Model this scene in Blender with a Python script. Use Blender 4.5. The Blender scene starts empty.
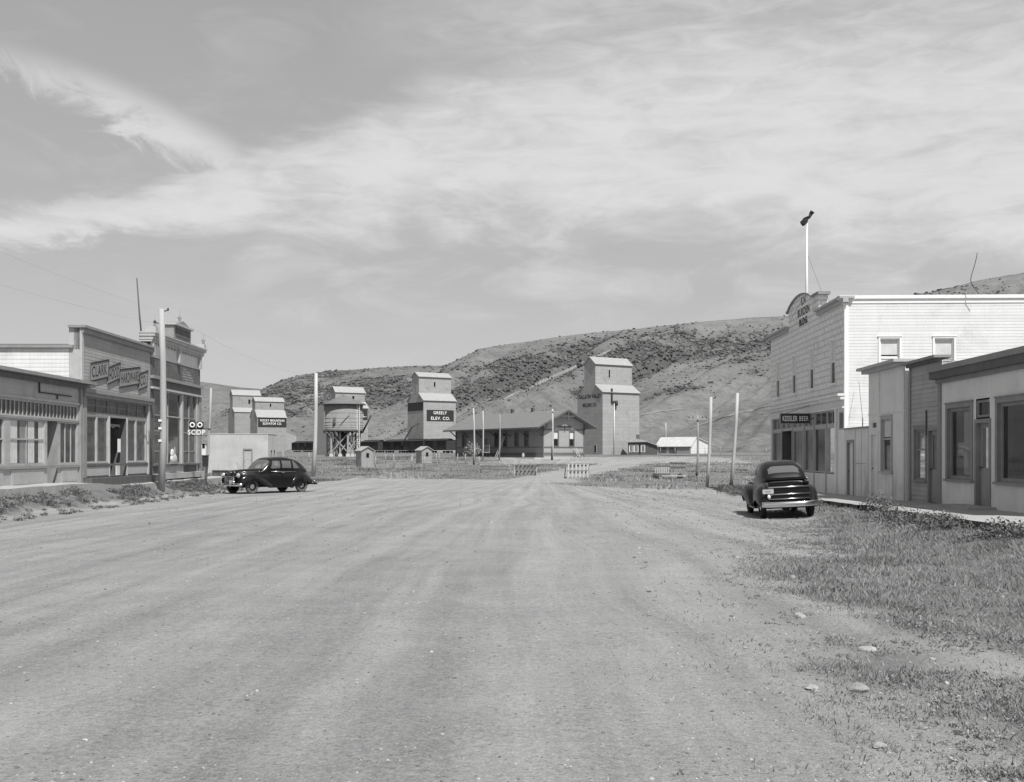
import bpy, math, random
import numpy as np
from mathutils import Vector, Matrix, Euler

random.seed(7)
rng = np.random.default_rng(11)
S = bpy.context.scene
COL = S.collection
R = math.radians
F = 1081.0          # focal length in pixels of a 1024 wide picture
HC = 1.95           # camera height

# ---------------------------------------------------------------- camera
cam_d = bpy.data.cameras.new("camera")
cam = bpy.data.objects.new("camera", cam_d)
COL.objects.link(cam)
cam.location = (0, 0, HC)
cam.rotation_euler = (R(90), 0, 0)
cam_d.sensor_width = 36.0
cam_d.lens = 36.0 * F / 1024.0
cam_d.shift_y = (454.0 - 391.0) / 1024.0      # rising front: verticals stay upright
cam_d.clip_start = 0.1
cam_d.clip_end = 6000
S.camera = cam

# ---------------------------------------------------------------- light
SUN_DIR = Vector((0.24, -0.51, 0.82)).normalized()     # towards the sun
SUN_EL = math.asin(SUN_DIR.z)
SUN_AZ = math.atan2(SUN_DIR.x, SUN_DIR.y)               # clockwise from +Y
sun_d = bpy.data.lights.new("sun", 'SUN')
sun_d.energy = 4.6
sun_d.angle = R(0.53)
sun_d.color = (1.0, 0.995, 0.985)
sun = bpy.data.objects.new("sun", sun_d)
COL.objects.link(sun)
sun.rotation_euler = SUN_DIR.to_track_quat('Z', 'Y').to_euler()
sun.location = (30, -60, 90)

S.view_settings.view_transform = 'Standard'
S.view_settings.look = 'None'
S.view_settings.gamma = 1.0
S.view_settings.use_curve_mapping = False
S.view_settings.exposure = 0.2
SKY_STRENGTH = 0.1


class NT:
    """tiny helper round a node tree"""
    def __init__(self, tree):
        self.t = tree
        self.n = tree.nodes
        self.l = tree.links

    def add(self, kind, **kw):
        nd = self.n.new(kind)
        for k, v in kw.items():
            setattr(nd, k, v)
        return nd

    def put(self, sock, v):
        if hasattr(v, 'is_output') or isinstance(v, bpy.types.NodeSocket):
            self.l.new(v, sock)
        else:
            sock.default_value = v

    def math(self, op, a, b=None, c=None, clamp=False):
        nd = self.add('ShaderNodeMath', operation=op, use_clamp=clamp)
        self.put(nd.inputs[0], a)
        if b is not None:
            self.put(nd.inputs[1], b)
        if c is not None:
            self.put(nd.inputs[2], c)
        return nd.outputs[0]

    def rng(self, v, a, b, c, d, smooth=False):
        nd = self.add('ShaderNodeMapRange')
        if smooth:
            nd.interpolation_type = 'SMOOTHSTEP'
        self.put(nd.inputs['Value'], v)
        for k, x in zip(('From Min', 'From Max', 'To Min', 'To Max'), (a, b, c, d)):
            self.put(nd.inputs[k], x)
        return nd.outputs['Result']

    def noise(self, vec, scale, detail=4.0, rough=0.55, dist=0.0):
        nd = self.add('ShaderNodeTexNoise')
        self.l.new(vec, nd.inputs['Vector'])
        nd.inputs['Scale'].default_value = scale
        nd.inputs['Detail'].default_value = detail
        nd.inputs['Roughness'].default_value = rough
        nd.inputs['Distortion'].default_value = dist
        return nd.outputs['Fac']

    def mapping(self, vec, scale=(1, 1, 1), rot=(0, 0, 0), loc=(0, 0, 0)):
        nd = self.add('ShaderNodeMapping')
        self.l.new(vec, nd.inputs['Vector'])
        nd.inputs['Scale'].default_value = scale
        nd.inputs['Rotation'].default_value = rot
        nd.inputs['Location'].default_value = loc
        return nd.outputs['Vector']

    def mix(self, f, a, b):
        nd = self.add('ShaderNodeMix', data_type='FLOAT')
        self.put(nd.inputs[0], f)
        self.put(nd.inputs[2], a)
        self.put(nd.inputs[3], b)
        return nd.outputs[0]

    def curve(self, v, pts):
        nd = self.add('ShaderNodeFloatCurve')
        self.put(nd.inputs['Value'], v)
        c = nd.mapping.curves[0]
        while len(c.points) > 2:
            c.points.remove(c.points[1])
        c.points[0].location = pts[0]
        c.points[-1].location = pts[-1]
        for p in pts[1:-1]:
            c.points.new(*p)
        nd.mapping.update()
        return nd.outputs[0]


# ---------------------------------------------------------------- world: clear sky with drawn-out cirrus, as panchromatic film sees it
W = bpy.data.worlds.new("World")
S.world = W
W.use_nodes = True
t = NT(W.node_tree)
t.n.clear()
sky = t.add('ShaderNodeTexSky', sky_type='NISHITA')
sky.sun_disc = False
sky.sun_elevation = SUN_EL
sky.sun_rotation = SUN_AZ
sky.altitude = 1400
sky.air_density = 1.0
sky.dust_density = 1.2
bw = t.add('ShaderNodeRGBToBW')
t.l.new(sky.outputs[0], bw.inputs[0])
tc = t.add('ShaderNodeTexCoord')
sep = t.add('ShaderNodeSeparateXYZ')
t.l.new(tc.outputs['Generated'], sep.inputs[0])
az = t.math('ARCTAN2', sep.outputs[0], sep.outputs[1])
el = t.math('ARCSINE', sep.outputs[2])
cmb = t.add('ShaderNodeCombineXYZ')
t.l.new(az, cmb.inputs[0])
t.l.new(el, cmb.inputs[1])
ae = cmb.outputs[0]
azn = t.rng(az, -0.55, 0.55, 0.0, 1.0)
# streaky ice cloud texture, drawn out along a line climbing to the right
v1 = t.mapping(ae, scale=(4.2, 11.0, 1), rot=(0, 0, R(-17)))
n1 = t.noise(v1, 2.0, 10.0, 0.58, 0.6)
v2 = t.mapping(ae, scale=(6.0, 13.0, 1), rot=(0, 0, R(26)), loc=(3.1, 1.7, 0))
n2 = t.noise(v2, 1.7, 9.0, 0.66, 1.1)
v3 = t.mapping(ae, scale=(7.0, 26.0, 1), rot=(0, 0, R(-12)), loc=(1.1, 5.7, 0))
n3 = t.noise(v3, 2.6, 10.0, 0.60, 0.6)


def gauss(x, c, w):
    d = t.math('DIVIDE', t.math('SUBTRACT', x, c), w)
    return t.math('EXPONENT', t.math('MULTIPLY', t.math('MULTIPLY', d, d), -1.0))


def E(px, py):      # elevation of a picture point
    sx = (px - 512) / F
    return math.atan2((454 - py) / F, math.hypot(1, sx))


def A(px):
    return (math.atan((px - 512) / F) + 0.55) / 1.1


# main band: narrow at left, opening into a broad veil to the right
cen = t.curve(azn, [(0.0, E(-60, 262)), (A(40), E(40, 232)), (A(200), E(200, 195)), (A(330), E(330, 170)),
                    (A(480), E(480, 150)), (A(640), E(640, 150)), (A(800), E(800, 160)), (A(980), E(980, 165)), (1.0, E(1090, 170))])
up = t.curve(azn, [(0.0, 0.020), (A(60), 0.022), (A(200), 0.028), (A(330), 0.042), (A(480), 0.080), (A(600), 0.12), (A(720), 0.15), (1.0, 0.16)])
dn = t.curve(azn, [(0.0, 0.016), (A(100), 0.02), (A(250), 0.055), (A(480), 0.085), (A(640), 0.095), (A(800), 0.10), (1.0, 0.11)])
isup = t.math('GREATER_THAN', el, cen)
wid = t.mix(isup, dn, up)
elw = t.math('ADD', el, t.math('MULTIPLY', t.math('SUBTRACT', n1, 0.5), 0.10))
band = gauss(elw, cen, wid)
crisp = t.math('ADD', t.math('MULTIPLY', t.math('SUBTRACT', n1, 0.5), 1.5), t.math('MULTIPLY', t.math('SUBTRACT', n3, 0.5), 1.5))
edge = t.rng(t.math('ADD', band, crisp), 0.15, 1.15, 0.0, 1.0, True)
body = t.rng(band, 0.15, 0.95, 0.0, 0.80, True)
band = t.math('MULTIPLY', t.math('ADD', t.math('MULTIPLY', edge, 0.42), t.math('MULTIPLY', body, 0.58)), t.rng(t.math('ADD', t.math('MULTIPLY', n1, 0.55), t.math('MULTIPLY', n3, 0.45)), 0.34, 0.62, 0.80, 1.05))
# feathery plume upper left, thinner veil along the top
pc = t.curve(azn, [(0.0, E(-60, 40)), (A(50), E(50, 82)), (A(130), E(130, 112)), (A(220), E(220, 155)), (A(300), E(300, 190)), (1.0, E(380, 215))])
plume = t.math('MULTIPLY', gauss(t.math('ADD', el, t.math('MULTIPLY', t.math('SUBTRACT', n2, 0.5), 0.07)), pc, 0.026),
               t.curve(azn, [(0.0, 0.3), (A(60), 0.9), (A(160), 1.0), (A(240), 0.75), (A(300), 0.15), (A(360), 0.0), (1.0, 0.0)]))
plume = t.math('MULTIPLY', t.rng(t.math('ADD', plume, t.math('MULTIPLY', t.math('SUBTRACT', n2, 0.5), 2.2)), 0.25, 1.25, 0.0, 0.80, True), t.rng(plume, 0.05, 0.4, 0.0, 1.0))
scrap = t.math('MULTIPLY', gauss(el, E(40, 130), 0.014), gauss(az, math.atan((30 - 512) / F), 0.05))
topv = t.math('MULTIPLY', t.math('MULTIPLY', gauss(el, E(560, 20), 0.045), t.rng(azn, A(330), A(520), 0.0, 0.6)), t.rng(n3, 0.3, 0.7, 0.3, 1.0))
lowv = t.math('MULTIPLY', gauss(elw, E(400, 262), 0.05), t.math('MULTIPLY', t.rng(n1, 0.45, 0.7, 0.0, 0.55), t.rng(azn, A(120), A(330), 0.0, 1.0)))
# thin overall wisps elsewhere
wisp = t.rng(n1, 0.52, 0.78, 0.0, 0.22)
cl = t.math('MAXIMUM', band, plume)
cl = t.math('MAXIMUM', cl, topv)
cl = t.math('MAXIMUM', cl, lowv)
cl = t.math('MAXIMUM', cl, wisp)
cl = t.math('MULTIPLY', t.math('MINIMUM', cl, 1.0), 0.92, clamp=True)
# keep the clear sky's own brightening to the horizon, but soft as a yellow filter leaves it
clear = t.math('POWER', t.math('MAXIMUM', bw.outputs[0], 0.01), 0.34)
clear = t.math('MULTIPLY', clear, 2.68)
full = t.mix(cl, clear, 6.8)
bg = t.add('ShaderNodeBackground')
t.l.new(full, bg.inputs['Color'])
bg.inputs['Strength'].default_value = SKY_STRENGTH
wo = t.add('ShaderNodeOutputWorld')
t.l.new(bg.outputs[0], wo.inputs['Surface'])


# ---------------------------------------------------------------- materials (grey: the photograph is black and white)
MATS = {}


def mat(name, base, var=0.15, scale=2.0, stretch=(1, 1, 1), streak=0.0, fine=0.06, fscale=45.0, rough=0.85, spec=0.3,
        bump=0.15, bdist=0.01, bscale=None, metallic=0.0, coat=0.0, board=0.0, dirt=0.0, rand=0.0):
    m = bpy.data.materials.new(name)
    m.use_nodes = True
    n = NT(m.node_tree)
    p = m.node_tree.nodes['Principled BSDF']
    co = n.add('ShaderNodeTexCoord').outputs['Object']
    nz = n.noise(n.mapping(co, scale=stretch), scale, 6, 0.6)
    v = n.math('MULTIPLY', n.math('SUBTRACT', nz, 0.5), 4.0 * var)
    nf = n.noise(co, fscale, 3, 0.6)
    v = n.math('ADD', v, n.math('MULTIPLY', n.math('SUBTRACT', nf, 0.5), 4.0 * fine))
    if streak:
        ns = n.noise(n.mapping(co, scale=(5, 5, 0.22)), 2.0, 5, 0.6)
        v = n.math('ADD', v, n.math('MULTIPLY', n.math('SUBTRACT', ns, 0.5), 4.0 * streak))
    if board:
        nb = n.noise(n.mapping(co, scale=(0.12, 0.12, 7.0)), 1.0, 1, 0.3)
        v = n.math('ADD', v, n.math('MULTIPLY', n.math('SUBTRACT', nb, 0.5), 4.0 * board))
    if dirt:
        nd = n.noise(co, 0.55, 7, 0.68, 0.4)
        v = n.math('SUBTRACT', v, n.rng(nd, 0.52, 0.75, 0.0, dirt, True))
    if rand:
        oi = n.add('ShaderNodeObjectInfo')
        v = n.math('ADD', v, n.math('MULTIPLY', n.math('SUBTRACT', oi.outputs['Random'], 0.5), 2 * rand))
    c = n.math('MULTIPLY', n.math('ADD', v, 1.0), base)
    c = n.math('MINIMUM', n.math('MAXIMUM', c, base * 0.3), 0.88)
    m.node_tree.links.new(c, p.inputs['Base Color'])
    p.inputs['Roughness'].default_value = rough
    p.inputs['Specular IOR Level'].default_value = spec
    p.inputs['Metallic'].default_value = metallic
    if coat:
        p.inputs['Coat Weight'].default_value = coat
        p.inputs['Coat Roughness'].default_value = 0.08
    if bump:
        bp = n.add('ShaderNodeBump')
        bp.inputs['Strength'].default_value = bump
        bp.inputs['Distance'].default_value = bdist
        hgt = n.noise(co, bscale or fscale, 4, 0.6)
        m.node_tree.links.new(hgt, bp.inputs['Height'])
        m.node_tree.links.new(bp.outputs[0], p.inputs['Normal'])
    MATS[name] = m
    return m


def brickmat(name, base, mortar, bw_, bh, var=0.15, bump=0.6, bdist=0.02, ms=0.012, rough=0.85, offset=0.5, rock=0.0):
    m = mat(name, base, var=var, scale=1.5, streak=0.06, dirt=0.25, bump=0)
    n = NT(m.node_tree)
    p = m.node_tree.nodes['Principled BSDF']
    old = p.inputs['Base Color'].links[0].from_socket
    co = n.add('ShaderNodeTexCoord').outputs['Object']
    sp = n.add('ShaderNodeSeparateXYZ')
    n.l.new(co, sp.inputs[0])
    cb = n.add('ShaderNodeCombineXYZ')
    n.l.new(n.math('ADD', sp.outputs[0], sp.outputs[1]), cb.inputs[0])
    n.l.new(sp.outputs[2], cb.inputs[1])
    br = n.add('ShaderNodeTexBrick')
    br.offset = offset
    n.l.new(cb.outputs[0], br.inputs['Vector'])
    br.inputs['Scale'].default_value = 1.0
    br.inputs['Brick Width'].default_value = bw_
    br.inputs['Row Height'].default_value = bh
    br.inputs['Mortar Size'].default_value = ms
    br.inputs['Mortar Smooth'].default_value = 0.4
    c1 = 1 - var
    br.inputs['Color1'].default_value = (c1, c1, c1, 1)
    br.inputs['Color2'].default_value = (1 + var * .5,) * 3 + (1,)
    br.inputs['Mortar'].default_value = (mortar / base,) * 3 + (1,)
    mx = n.add('ShaderNodeMix', data_type='RGBA', blend_type='MULTIPLY')
    mx.inputs[0].default_value = 1.0
    n.l.new(old, mx.inputs[6])
    n.l.new(br.outputs['Color'], mx.inputs[7])
    n.l.new(mx.outputs[2], p.inputs['Base Color'])
    bp = n.add('ShaderNodeBump')
    bp.inputs['Strength'].default_value = bump
    bp.inputs['Distance'].default_value = bdist
    h = n.math('SUBTRACT', 1.0, br.outputs['Fac'])
    if rock:
        h = n.math('ADD', h, n.math('MULTIPLY', n.noise(co, 9.0, 4, 0.6), rock))
    n.l.new(h, bp.inputs['Height'])
    n.l.new(bp.outputs[0], p.inputs['Normal'])
    p.inputs['Roughness'].default_value = rough
    return m


def glassmat(name, base, rough, wav, spec=0.5, patch=0.0):
    """window glass in front of an unlit room"""
    m = bpy.data.materials.new(name)
    m.use_nodes = True
    n = NT(m.node_tree)
    p = m.node_tree.nodes['Principled BSDF']
    co = n.add('ShaderNodeTexCoord').outputs['Object']
    nz = n.noise(co, 1.6, 4, 0.6, 0.5)
    c = n.math('MULTIPLY', n.rng(nz, 0.35, 0.68, 1 - patch, 1 + patch), base)
    n.l.new(c, p.inputs['Base Color'])
    p.inputs['Roughness'].default_value = rough
    p.inputs['Specular IOR Level'].default_value = spec
    bp = n.add('ShaderNodeBump')
    bp.inputs['Strength'].default_value = wav
    bp.inputs['Distance'].default_value = 0.02
    n.l.new(n.noise(co, 1.3, 2, 0.5), bp.inputs['Height'])
    n.l.new(bp.outputs[0], p.inputs['Normal'])
    MATS[name] = m
    return m


def clearglass(name, tint=0.72, dust_sheen=0.22):
    m = bpy.data.materials.new(name)
    m.use_nodes = True
    n = NT(m.node_tree)
    n.n.clear()
    a = n.add('ShaderNodeBsdfTransparent')
    a.inputs[0].default_value = (tint, tint, tint, 1)
    g = n.add('ShaderNodeBsdfGlossy')
    g.inputs['Roughness'].default_value = 0.03
    g.inputs[0].default_value = (0.9, 0.9, 0.9, 1)
    fr = n.add('ShaderNodeFresnel')
    fr.inputs[0].default_value = 1.5
    mx = n.add('ShaderNodeMixShader')
    n.l.new(fr.outputs[0], mx.inputs[0])
    n.l.new(a.outputs[0], mx.inputs[1])
    n.l.new(g.outputs[0], mx.inputs[2])
    # pale dusty film; on car windows it also stands in for reflected sky
    du = n.add('ShaderNodeBsdfDiffuse')
    du.inputs[0].default_value = (0.5, 0.5, 0.5, 1)
    m2 = n.add('ShaderNodeMixShader')
    m2.inputs[0].default_value = dust_sheen
    n.l.new(mx.outputs[0], m2.inputs[1])
    n.l.new(du.outputs[0], m2.inputs[2])
    o = n.add('ShaderNodeOutputMaterial')
    n.l.new(m2.outputs[0], o.inputs[0])
    MATS[name] = m
    return m


mat('white_paint', 0.68, var=0.05, scale=1.2, streak=0.04, board=0.06, dirt=0.2, rough=0.6, fine=0.02)
mat('white_trim', 0.80, var=0.05, fine=0.02, rough=0.55)
mat('grey_board', 0.40, var=0.10, scale=1.5, streak=0.07, board=0.05, dirt=0.2)
mat('grey_panel', 0.68, var=0.10, scale=1.2, streak=0.10, dirt=0.25)
mat('annex_panel', 0.63, var=0.12, scale=1.2, streak=0.12, dirt=0.3)
mat('stucco', 0.68, var=0.12, scale=1.0, streak=0.06, dirt=0.2, bump=0.3)
mat('dark_board', 0.37, var=0.14, scale=1.5, streak=0.09, board=0.08, dirt=0.2)
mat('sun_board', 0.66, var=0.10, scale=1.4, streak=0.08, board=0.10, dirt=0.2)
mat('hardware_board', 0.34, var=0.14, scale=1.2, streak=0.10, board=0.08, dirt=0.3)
mat('shop_board', 0.40, var=0.10, scale=1.2, streak=0.08, board=0.05, dirt=0.3)
mat('dark_trim', 0.12, var=0.2, fine=0.08)
mat('mid_trim', 0.26, var=0.15, fine=0.06)
mat('light_trim', 0.42, var=0.12, fine=0.06, streak=0.06)
mat('weathered_wood', 0.30, var=0.2, scale=3, stretch=(3, 3, 0.5), streak=0.16, fine=0.1)
mat('pole_wood', 0.37, var=0.08, scale=3, stretch=(4, 4, 0.4), streak=0.07, fine=0.1)
mat('pale_pole', 0.46, var=0.12, scale=3, stretch=(4, 4, 0.4), streak=0.16, fine=0.08)
mat('dark_wood', 0.10, var=0.25, scale=3, stretch=(3, 3, 0.5), streak=0.2, fine=0.1)
mat('tin_roof', 0.33, var=0.12, scale=1.0, streak=0.06, rough=0.6, spec=0.4)
mat('shingle_roof', 0.18, var=0.12, scale=3, stretch=(1, 1, 4), fine=0.14, fscale=9, dirt=0.2)
mat('dark_roof', 0.16, var=0.2, fine=0.1)
mat('concrete', 0.36, var=0.10, scale=0.8, fine=0.06, dirt=0.2, bump=0.3)
mat('pale_concrete', 0.47, var=0.16, scale=0.6, streak=0.07, dirt=0.35, bump=0.3)
mat('elevator_siding', 0.36, var=0.10, scale=0.45, streak=0.07, fine=0.05, fscale=4, board=0.05, dirt=0.14)
mat('elevator_grey', 0.32, var=0.10, scale=0.4, streak=0.08, fine=0.05, fscale=4, board=0.05, dirt=0.16)
mat('sign_black', 0.035, var=0.2, rough=0.6)
mat('letter_black', 0.04, var=0.2, rough=0.8)
mat('letter_white', 0.85, var=0.05, rough=0.7)
mat('pale_frieze', 0.60, var=0.12, streak=0.08)
mat('letter_faded', 0.5, var=0.3, fine=0.2)
mat('depot_shade', 0.21, var=0.1, scale=1.0, board=0.05, streak=0.05)  # depot paint darkened: eaves shade put into the long side wall's colour
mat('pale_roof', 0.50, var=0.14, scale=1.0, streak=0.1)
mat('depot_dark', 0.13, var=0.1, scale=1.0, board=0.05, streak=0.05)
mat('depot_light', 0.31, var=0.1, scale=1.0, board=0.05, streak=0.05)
mat('boxcar_paint', 0.045, spec=0.1, var=0.2, scale=0.8, streak=0.12, dirt=0.2, rand=0.3)
mat('tank_wood', 0.21, var=0.14, scale=1.0, streak=0.2, board=0.0, fine=0.05)
mat('car_paint', 0.008, var=0.2, rough=0.22, spec=0.35, coat=0.25, bump=0.0)
mat('coupe_paint', 0.010, var=0.25, rough=0.3, spec=0.3, coat=0.1, bump=0.0)
mat('tyre', 0.03, var=0.2, rough=0.9)
mat('dusty_tyre', 0.10, var=0.3, rough=0.95)
mat('black_void', 0.008, var=0.1, rough=0.95, bump=0)
mat('chrome', 0.72, var=0.05, rough=0.14, metallic=1.0, bump=0)
mat('dull_chrome', 0.62, var=0.08, rough=0.3, metallic=1.0, bump=0)
mat('lamp_glass', 0.75, var=0.05, rough=0.1, spec=0.6, bump=0)
mat('iron', 0.05, var=0.2, rough=0.7)
mat('interior', 0.05, var=0.3, rough=0.9)
mat('shade_cloth', 0.58, var=0.12, scale=3, streak=0.05)
mat('curtain_cloth', 0.62, var=0.12, scale=5, stretch=(4, 4, 0.4), streak=0.1)
mat('bare_stone', 0.34, var=0.18, scale=6, fine=0.12, fscale=20, bump=0.6, bdist=0.03, rand=0.15)
clearglass('shop_glass', 0.8, 0.035)
glassmat('dusty_glass', 0.07, 0.16, 0.3, patch=0.5)
mat('sign_wood', 0.27, var=0.12, scale=2, streak=0.1)
mat('wire', 0.22, var=0.1)
mat('railway_gravel', 0.24, var=0.2, scale=0.6, fine=0.15, fscale=3)
glassmat('far_glass', 0.015, 0.12, 0.2, spec=0.3, patch=0.3)
clearglass('car_glass')
brickmat('dark_brick', 0.12, 0.16, 0.22, 0.075, var=0.2)
brickmat('pressed_block', 0.76, 0.64, 0.60, 0.27, var=0.05, bump=1.0, bdist=0.07, ms=0.03, rough=0.5, rock=0.9)
brickmat('prism_glass', 0.07, 0.12, 0.55, 0.3, var=0.35, bump=0.3, ms=0.03, rough=0.25)
MATS.pop('elevator_siding')
MATS.pop('elevator_grey')
brickmat('elevator_siding', 0.35, 0.27, 3.2, 0.85, var=0.07, bump=0.3, bdist=0.03, ms=0.035)
brickmat('elevator_grey', 0.31, 0.24, 2.9, 0.8, var=0.08, bump=0.3, bdist=0.03, ms=0.035)
brickmat('plank_walk', 0.36, 0.12, 2.4, 0.22, var=0.2)


# ---------------------------------------------------------------- mesh helper
class MB:
    def __init__(self):
        self.v, self.f, self.m, self.mats, self.sm = [], [], [], [], []

    def mi(self, m):
        if m not in self.mats:
            self.mats.append(m)
        return self.mats.index(m)

    def poly(self, pts, m, sm=False):
        b = len(self.v)
        self.v += [tuple(p) for p in pts]
        self.f.append(tuple(range(b, b + len(pts))))
        self.m.append(self.mi(m))
        self.sm.append(sm)

    def box(self, x0, x1, y0, y1, z0, z1, m):
        x0, x1 = min(x0, x1), max(x0, x1)
        y0, y1 = min(y0, y1), max(y0, y1)
        z0, z1 = min(z0, z1), max(z0, z1)
        b = len(self.v)
        self.v += [(x0, y0, z0), (x1, y0, z0), (x1, y1, z0), (x0, y1, z0), (x0, y0, z1), (x1, y0, z1), (x1, y1, z1), (x0, y1, z1)]
        for q in ((0, 3, 2, 1), (4, 5, 6, 7), (0, 1, 5, 4), (1, 2, 6, 5), (2, 3, 7, 6), (3, 0, 4, 7)):
            self.f.append(tuple(b + i for i in q))
            self.m.append(self.mi(m))
            self.sm.append(False)
        return self

    def bar(self, p, q, w, h, m, up=(0, 0, 1)):
        """rectangular bar from p to q, w sideways, h along up"""
        p, q = Vector(p), Vector(q)
        d = (q - p).normalized()
        u = Vector(up)
        if abs(d.dot(u)) > 0.98:
            u = Vector((0, 1, 0))
        s = d.cross(u).normalized() * (w / 2)
        u = s.cross(d).normalized() * (h / 2)
        c = [p - s - u, p + s - u, p + s + u, p - s + u, q - s - u, q + s - u, q + s + u, q - s + u]
        b = len(self.v)
        self.v += [tuple(x) for x in c]
        for k in ((0, 1, 2, 3), (7, 6, 5, 4), (0, 4, 5, 1), (1, 5, 6, 2), (2, 6, 7, 3), (3, 7, 4, 0)):
            self.f.append(tuple(b + i for i in k))
            self.m.append(self.mi(m))
            self.sm.append(False)
        return self

    def tube(self, pts, rad, m, n=8, cap=True):
        pts = [Vector(p) for p in pts]
        if not hasattr(rad, '__len__'):
            rad = [rad] * len(pts)
        b = len(self.v)
        for i, p in enumerate(pts):
            d = (pts[min(i + 1, len(pts) - 1)] - pts[max(i - 1, 0)]).normalized()
            u = Vector((0, 0, 1)) if abs(d.z) < 0.9 else Vector((1, 0, 0))
            a = d.cross(u).normalized()
            c = a.cross(d).normalized()
            for k in range(n):
                g = 2 * math.pi * k / n
                self.v.append(tuple(p + (a * math.cos(g) + c * math.sin(g)) * rad[i]))
        for i in range(len(pts) - 1):
            for k in range(n):
                k2 = (k + 1) % n
                self.f.append((b + i * n + k, b + i * n + k2, b + (i + 1) * n + k2, b + (i + 1) * n + k))
                self.m.append(self.mi(m))
                self.sm.append(True)
        if cap:
            self.f.append(tuple(b + k for k in range(n))[::-1])
            self.f.append(tuple(b + (len(pts) - 1) * n + k for k in range(n)))
            self.m += [self.mi(m)] * 2
            self.sm += [False] * 2
        return self

    def lathe(self, prof, m, n=24, axis='z', c=(0, 0, 0)):
        """profile of (radius, height)"""
        b = len(self.v)
        for r, h in prof:
            for k in range(n):
                g = 2 * math.pi * k / n
                a, d = r * math.cos(g), r * math.sin(g)
                p = {'z': (a, d, h), 'x': (h, a, d), 'y': (a, h, d)}[axis]
                self.v.append((p[0] + c[0], p[1] + c[1], p[2] + c[2]))
        for i in range(len(prof) - 1):
            for k in range(n):
                k2 = (k + 1) % n
                self.f.append((b + i * n + k, b + i * n + k2, b + (i + 1) * n + k2, b + (i + 1) * n + k))
                self.m.append(self.mi(m))
                self.sm.append(True)
        return self

    def ell(self, c, r, m, n=12, k=8):
        prof = [(max(1e-3, math.sin(math.pi * i / k)), -math.cos(math.pi * i / k)) for i in range(k + 1)]
        b = len(self.v)
        self.lathe(prof, m, n)
        for i in range(b, len(self.v)):
            x, y, z = self.v[i]
            self.v[i] = (c[0] + x * r[0], c[1] + y * r[1], c[2] + z * r[2])
        return self

    def prism(self, pts, a, b_, m, P):
        """outline pts (u,v) extruded between offsets a and b_ (along P's third axis)"""
        n = len(pts)
        b = len(self.v)
        self.v += [tuple(P(u, v, a)) for u, v in pts] + [tuple(P(u, v, b_)) for u, v in pts]
        mi = self.mi(m)
        self.f.append(tuple(range(b, b + n)))
        self.f.append(tuple(range(b + 2 * n - 1, b + n - 1, -1)))
        self.m += [mi] * (n + 2)
        self.sm += [False] * (n + 2)
        for i in range(n):
            j = (i + 1) % n
            self.f.append((b + j, b + i, b + n + i, b + n + j))
        return self

    def build(self, name, parent=None, loc=None, rot=None, fix=True):
        me = bpy.data.meshes.new(name)
        me.from_pydata(self.v, [], self.f)
        for m in self.mats:
            me.materials.append(MATS[m])
        me.polygons.foreach_set('material_index', self.m)
        me.polygons.foreach_set('use_smooth', self.sm)
        if fix:
            import bmesh
            bm = bmesh.new()
            bm.from_mesh(me)
            bmesh.ops.recalc_face_normals(bm, faces=bm.faces)
            bm.to_mesh(me)
            bm.free()
        me.update()
        o = bpy.data.objects.new(name, me)
        COL.objects.link(o)
        if parent is not None:
            o.parent = parent
        if loc:
            o.location = loc
        if rot:
            o.rotation_euler = rot
        return o


def tag(o, label=None, cat=None, group=None, kind=None):
    if label:
        o['label'] = label
    if cat:
        o['category'] = cat
    if group:
        o['group'] = group
    if kind:
        o['kind'] = kind
    return o


def thing(name, label, cat, loc=(0, 0, 0), rz=0.0, group=None):
    o = bpy.data.objects.new(name, None)
    o.empty_display_size = 0.3
    COL.objects.link(o)
    o.location = loc
    o.rotation_euler = (0, 0, rz)
    return tag(o, label, cat, group)


def copy_tree(o, parent=None):
    c = o.copy()
    COL.objects.link(c)
    if parent is not None:
        c.parent = parent
    for ch in list(o.children):
        copy_tree(ch, c)
    return c


def split(o):
    """give every separate piece of a mesh its own object of the same name"""
    import bmesh
    bm = bmesh.new()
    bm.from_mesh(o.data)
    seen, isl = set(), []
    for v in bm.verts:
        if v.index in seen:
            continue
        st, cur = [v], []
        seen.add(v.index)
        while st:
            q = st.pop()
            cur.append(q.index)
            for e in q.link_edges:
                w = e.other_vert(q)
                if w.index not in seen:
                    seen.add(w.index)
                    st.append(w)
        isl.append(set(cur))
    bm.free()
    me = o.data
    co = [tuple(v.co) for v in me.vertices]
    pl = [(tuple(p.vertices), p.material_index, p.use_smooth) for p in me.polygons]
    nm = o.name.split('.')[0]
    for k, s in enumerate(isl):
        f = [q for q in pl if q[0][0] in s]
        if not f:
            continue
        mp = {i: j for j, i in enumerate(sorted(s))}
        m2 = bpy.data.meshes.new(nm)
        m2.from_pydata([co[i] for i in sorted(s)], [], [tuple(mp[i] for i in q[0]) for q in f])
        for mt in me.materials:
            m2.materials.append(mt)
        for p, q in zip(m2.polygons, f):
            p.material_index = q[1]
            p.use_smooth = q[2]
        if k == 0:
            o.data = m2
        else:
            c = bpy.data.objects.new(nm, m2)
            COL.objects.link(c)
            c.parent = o.parent
    return o


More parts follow.
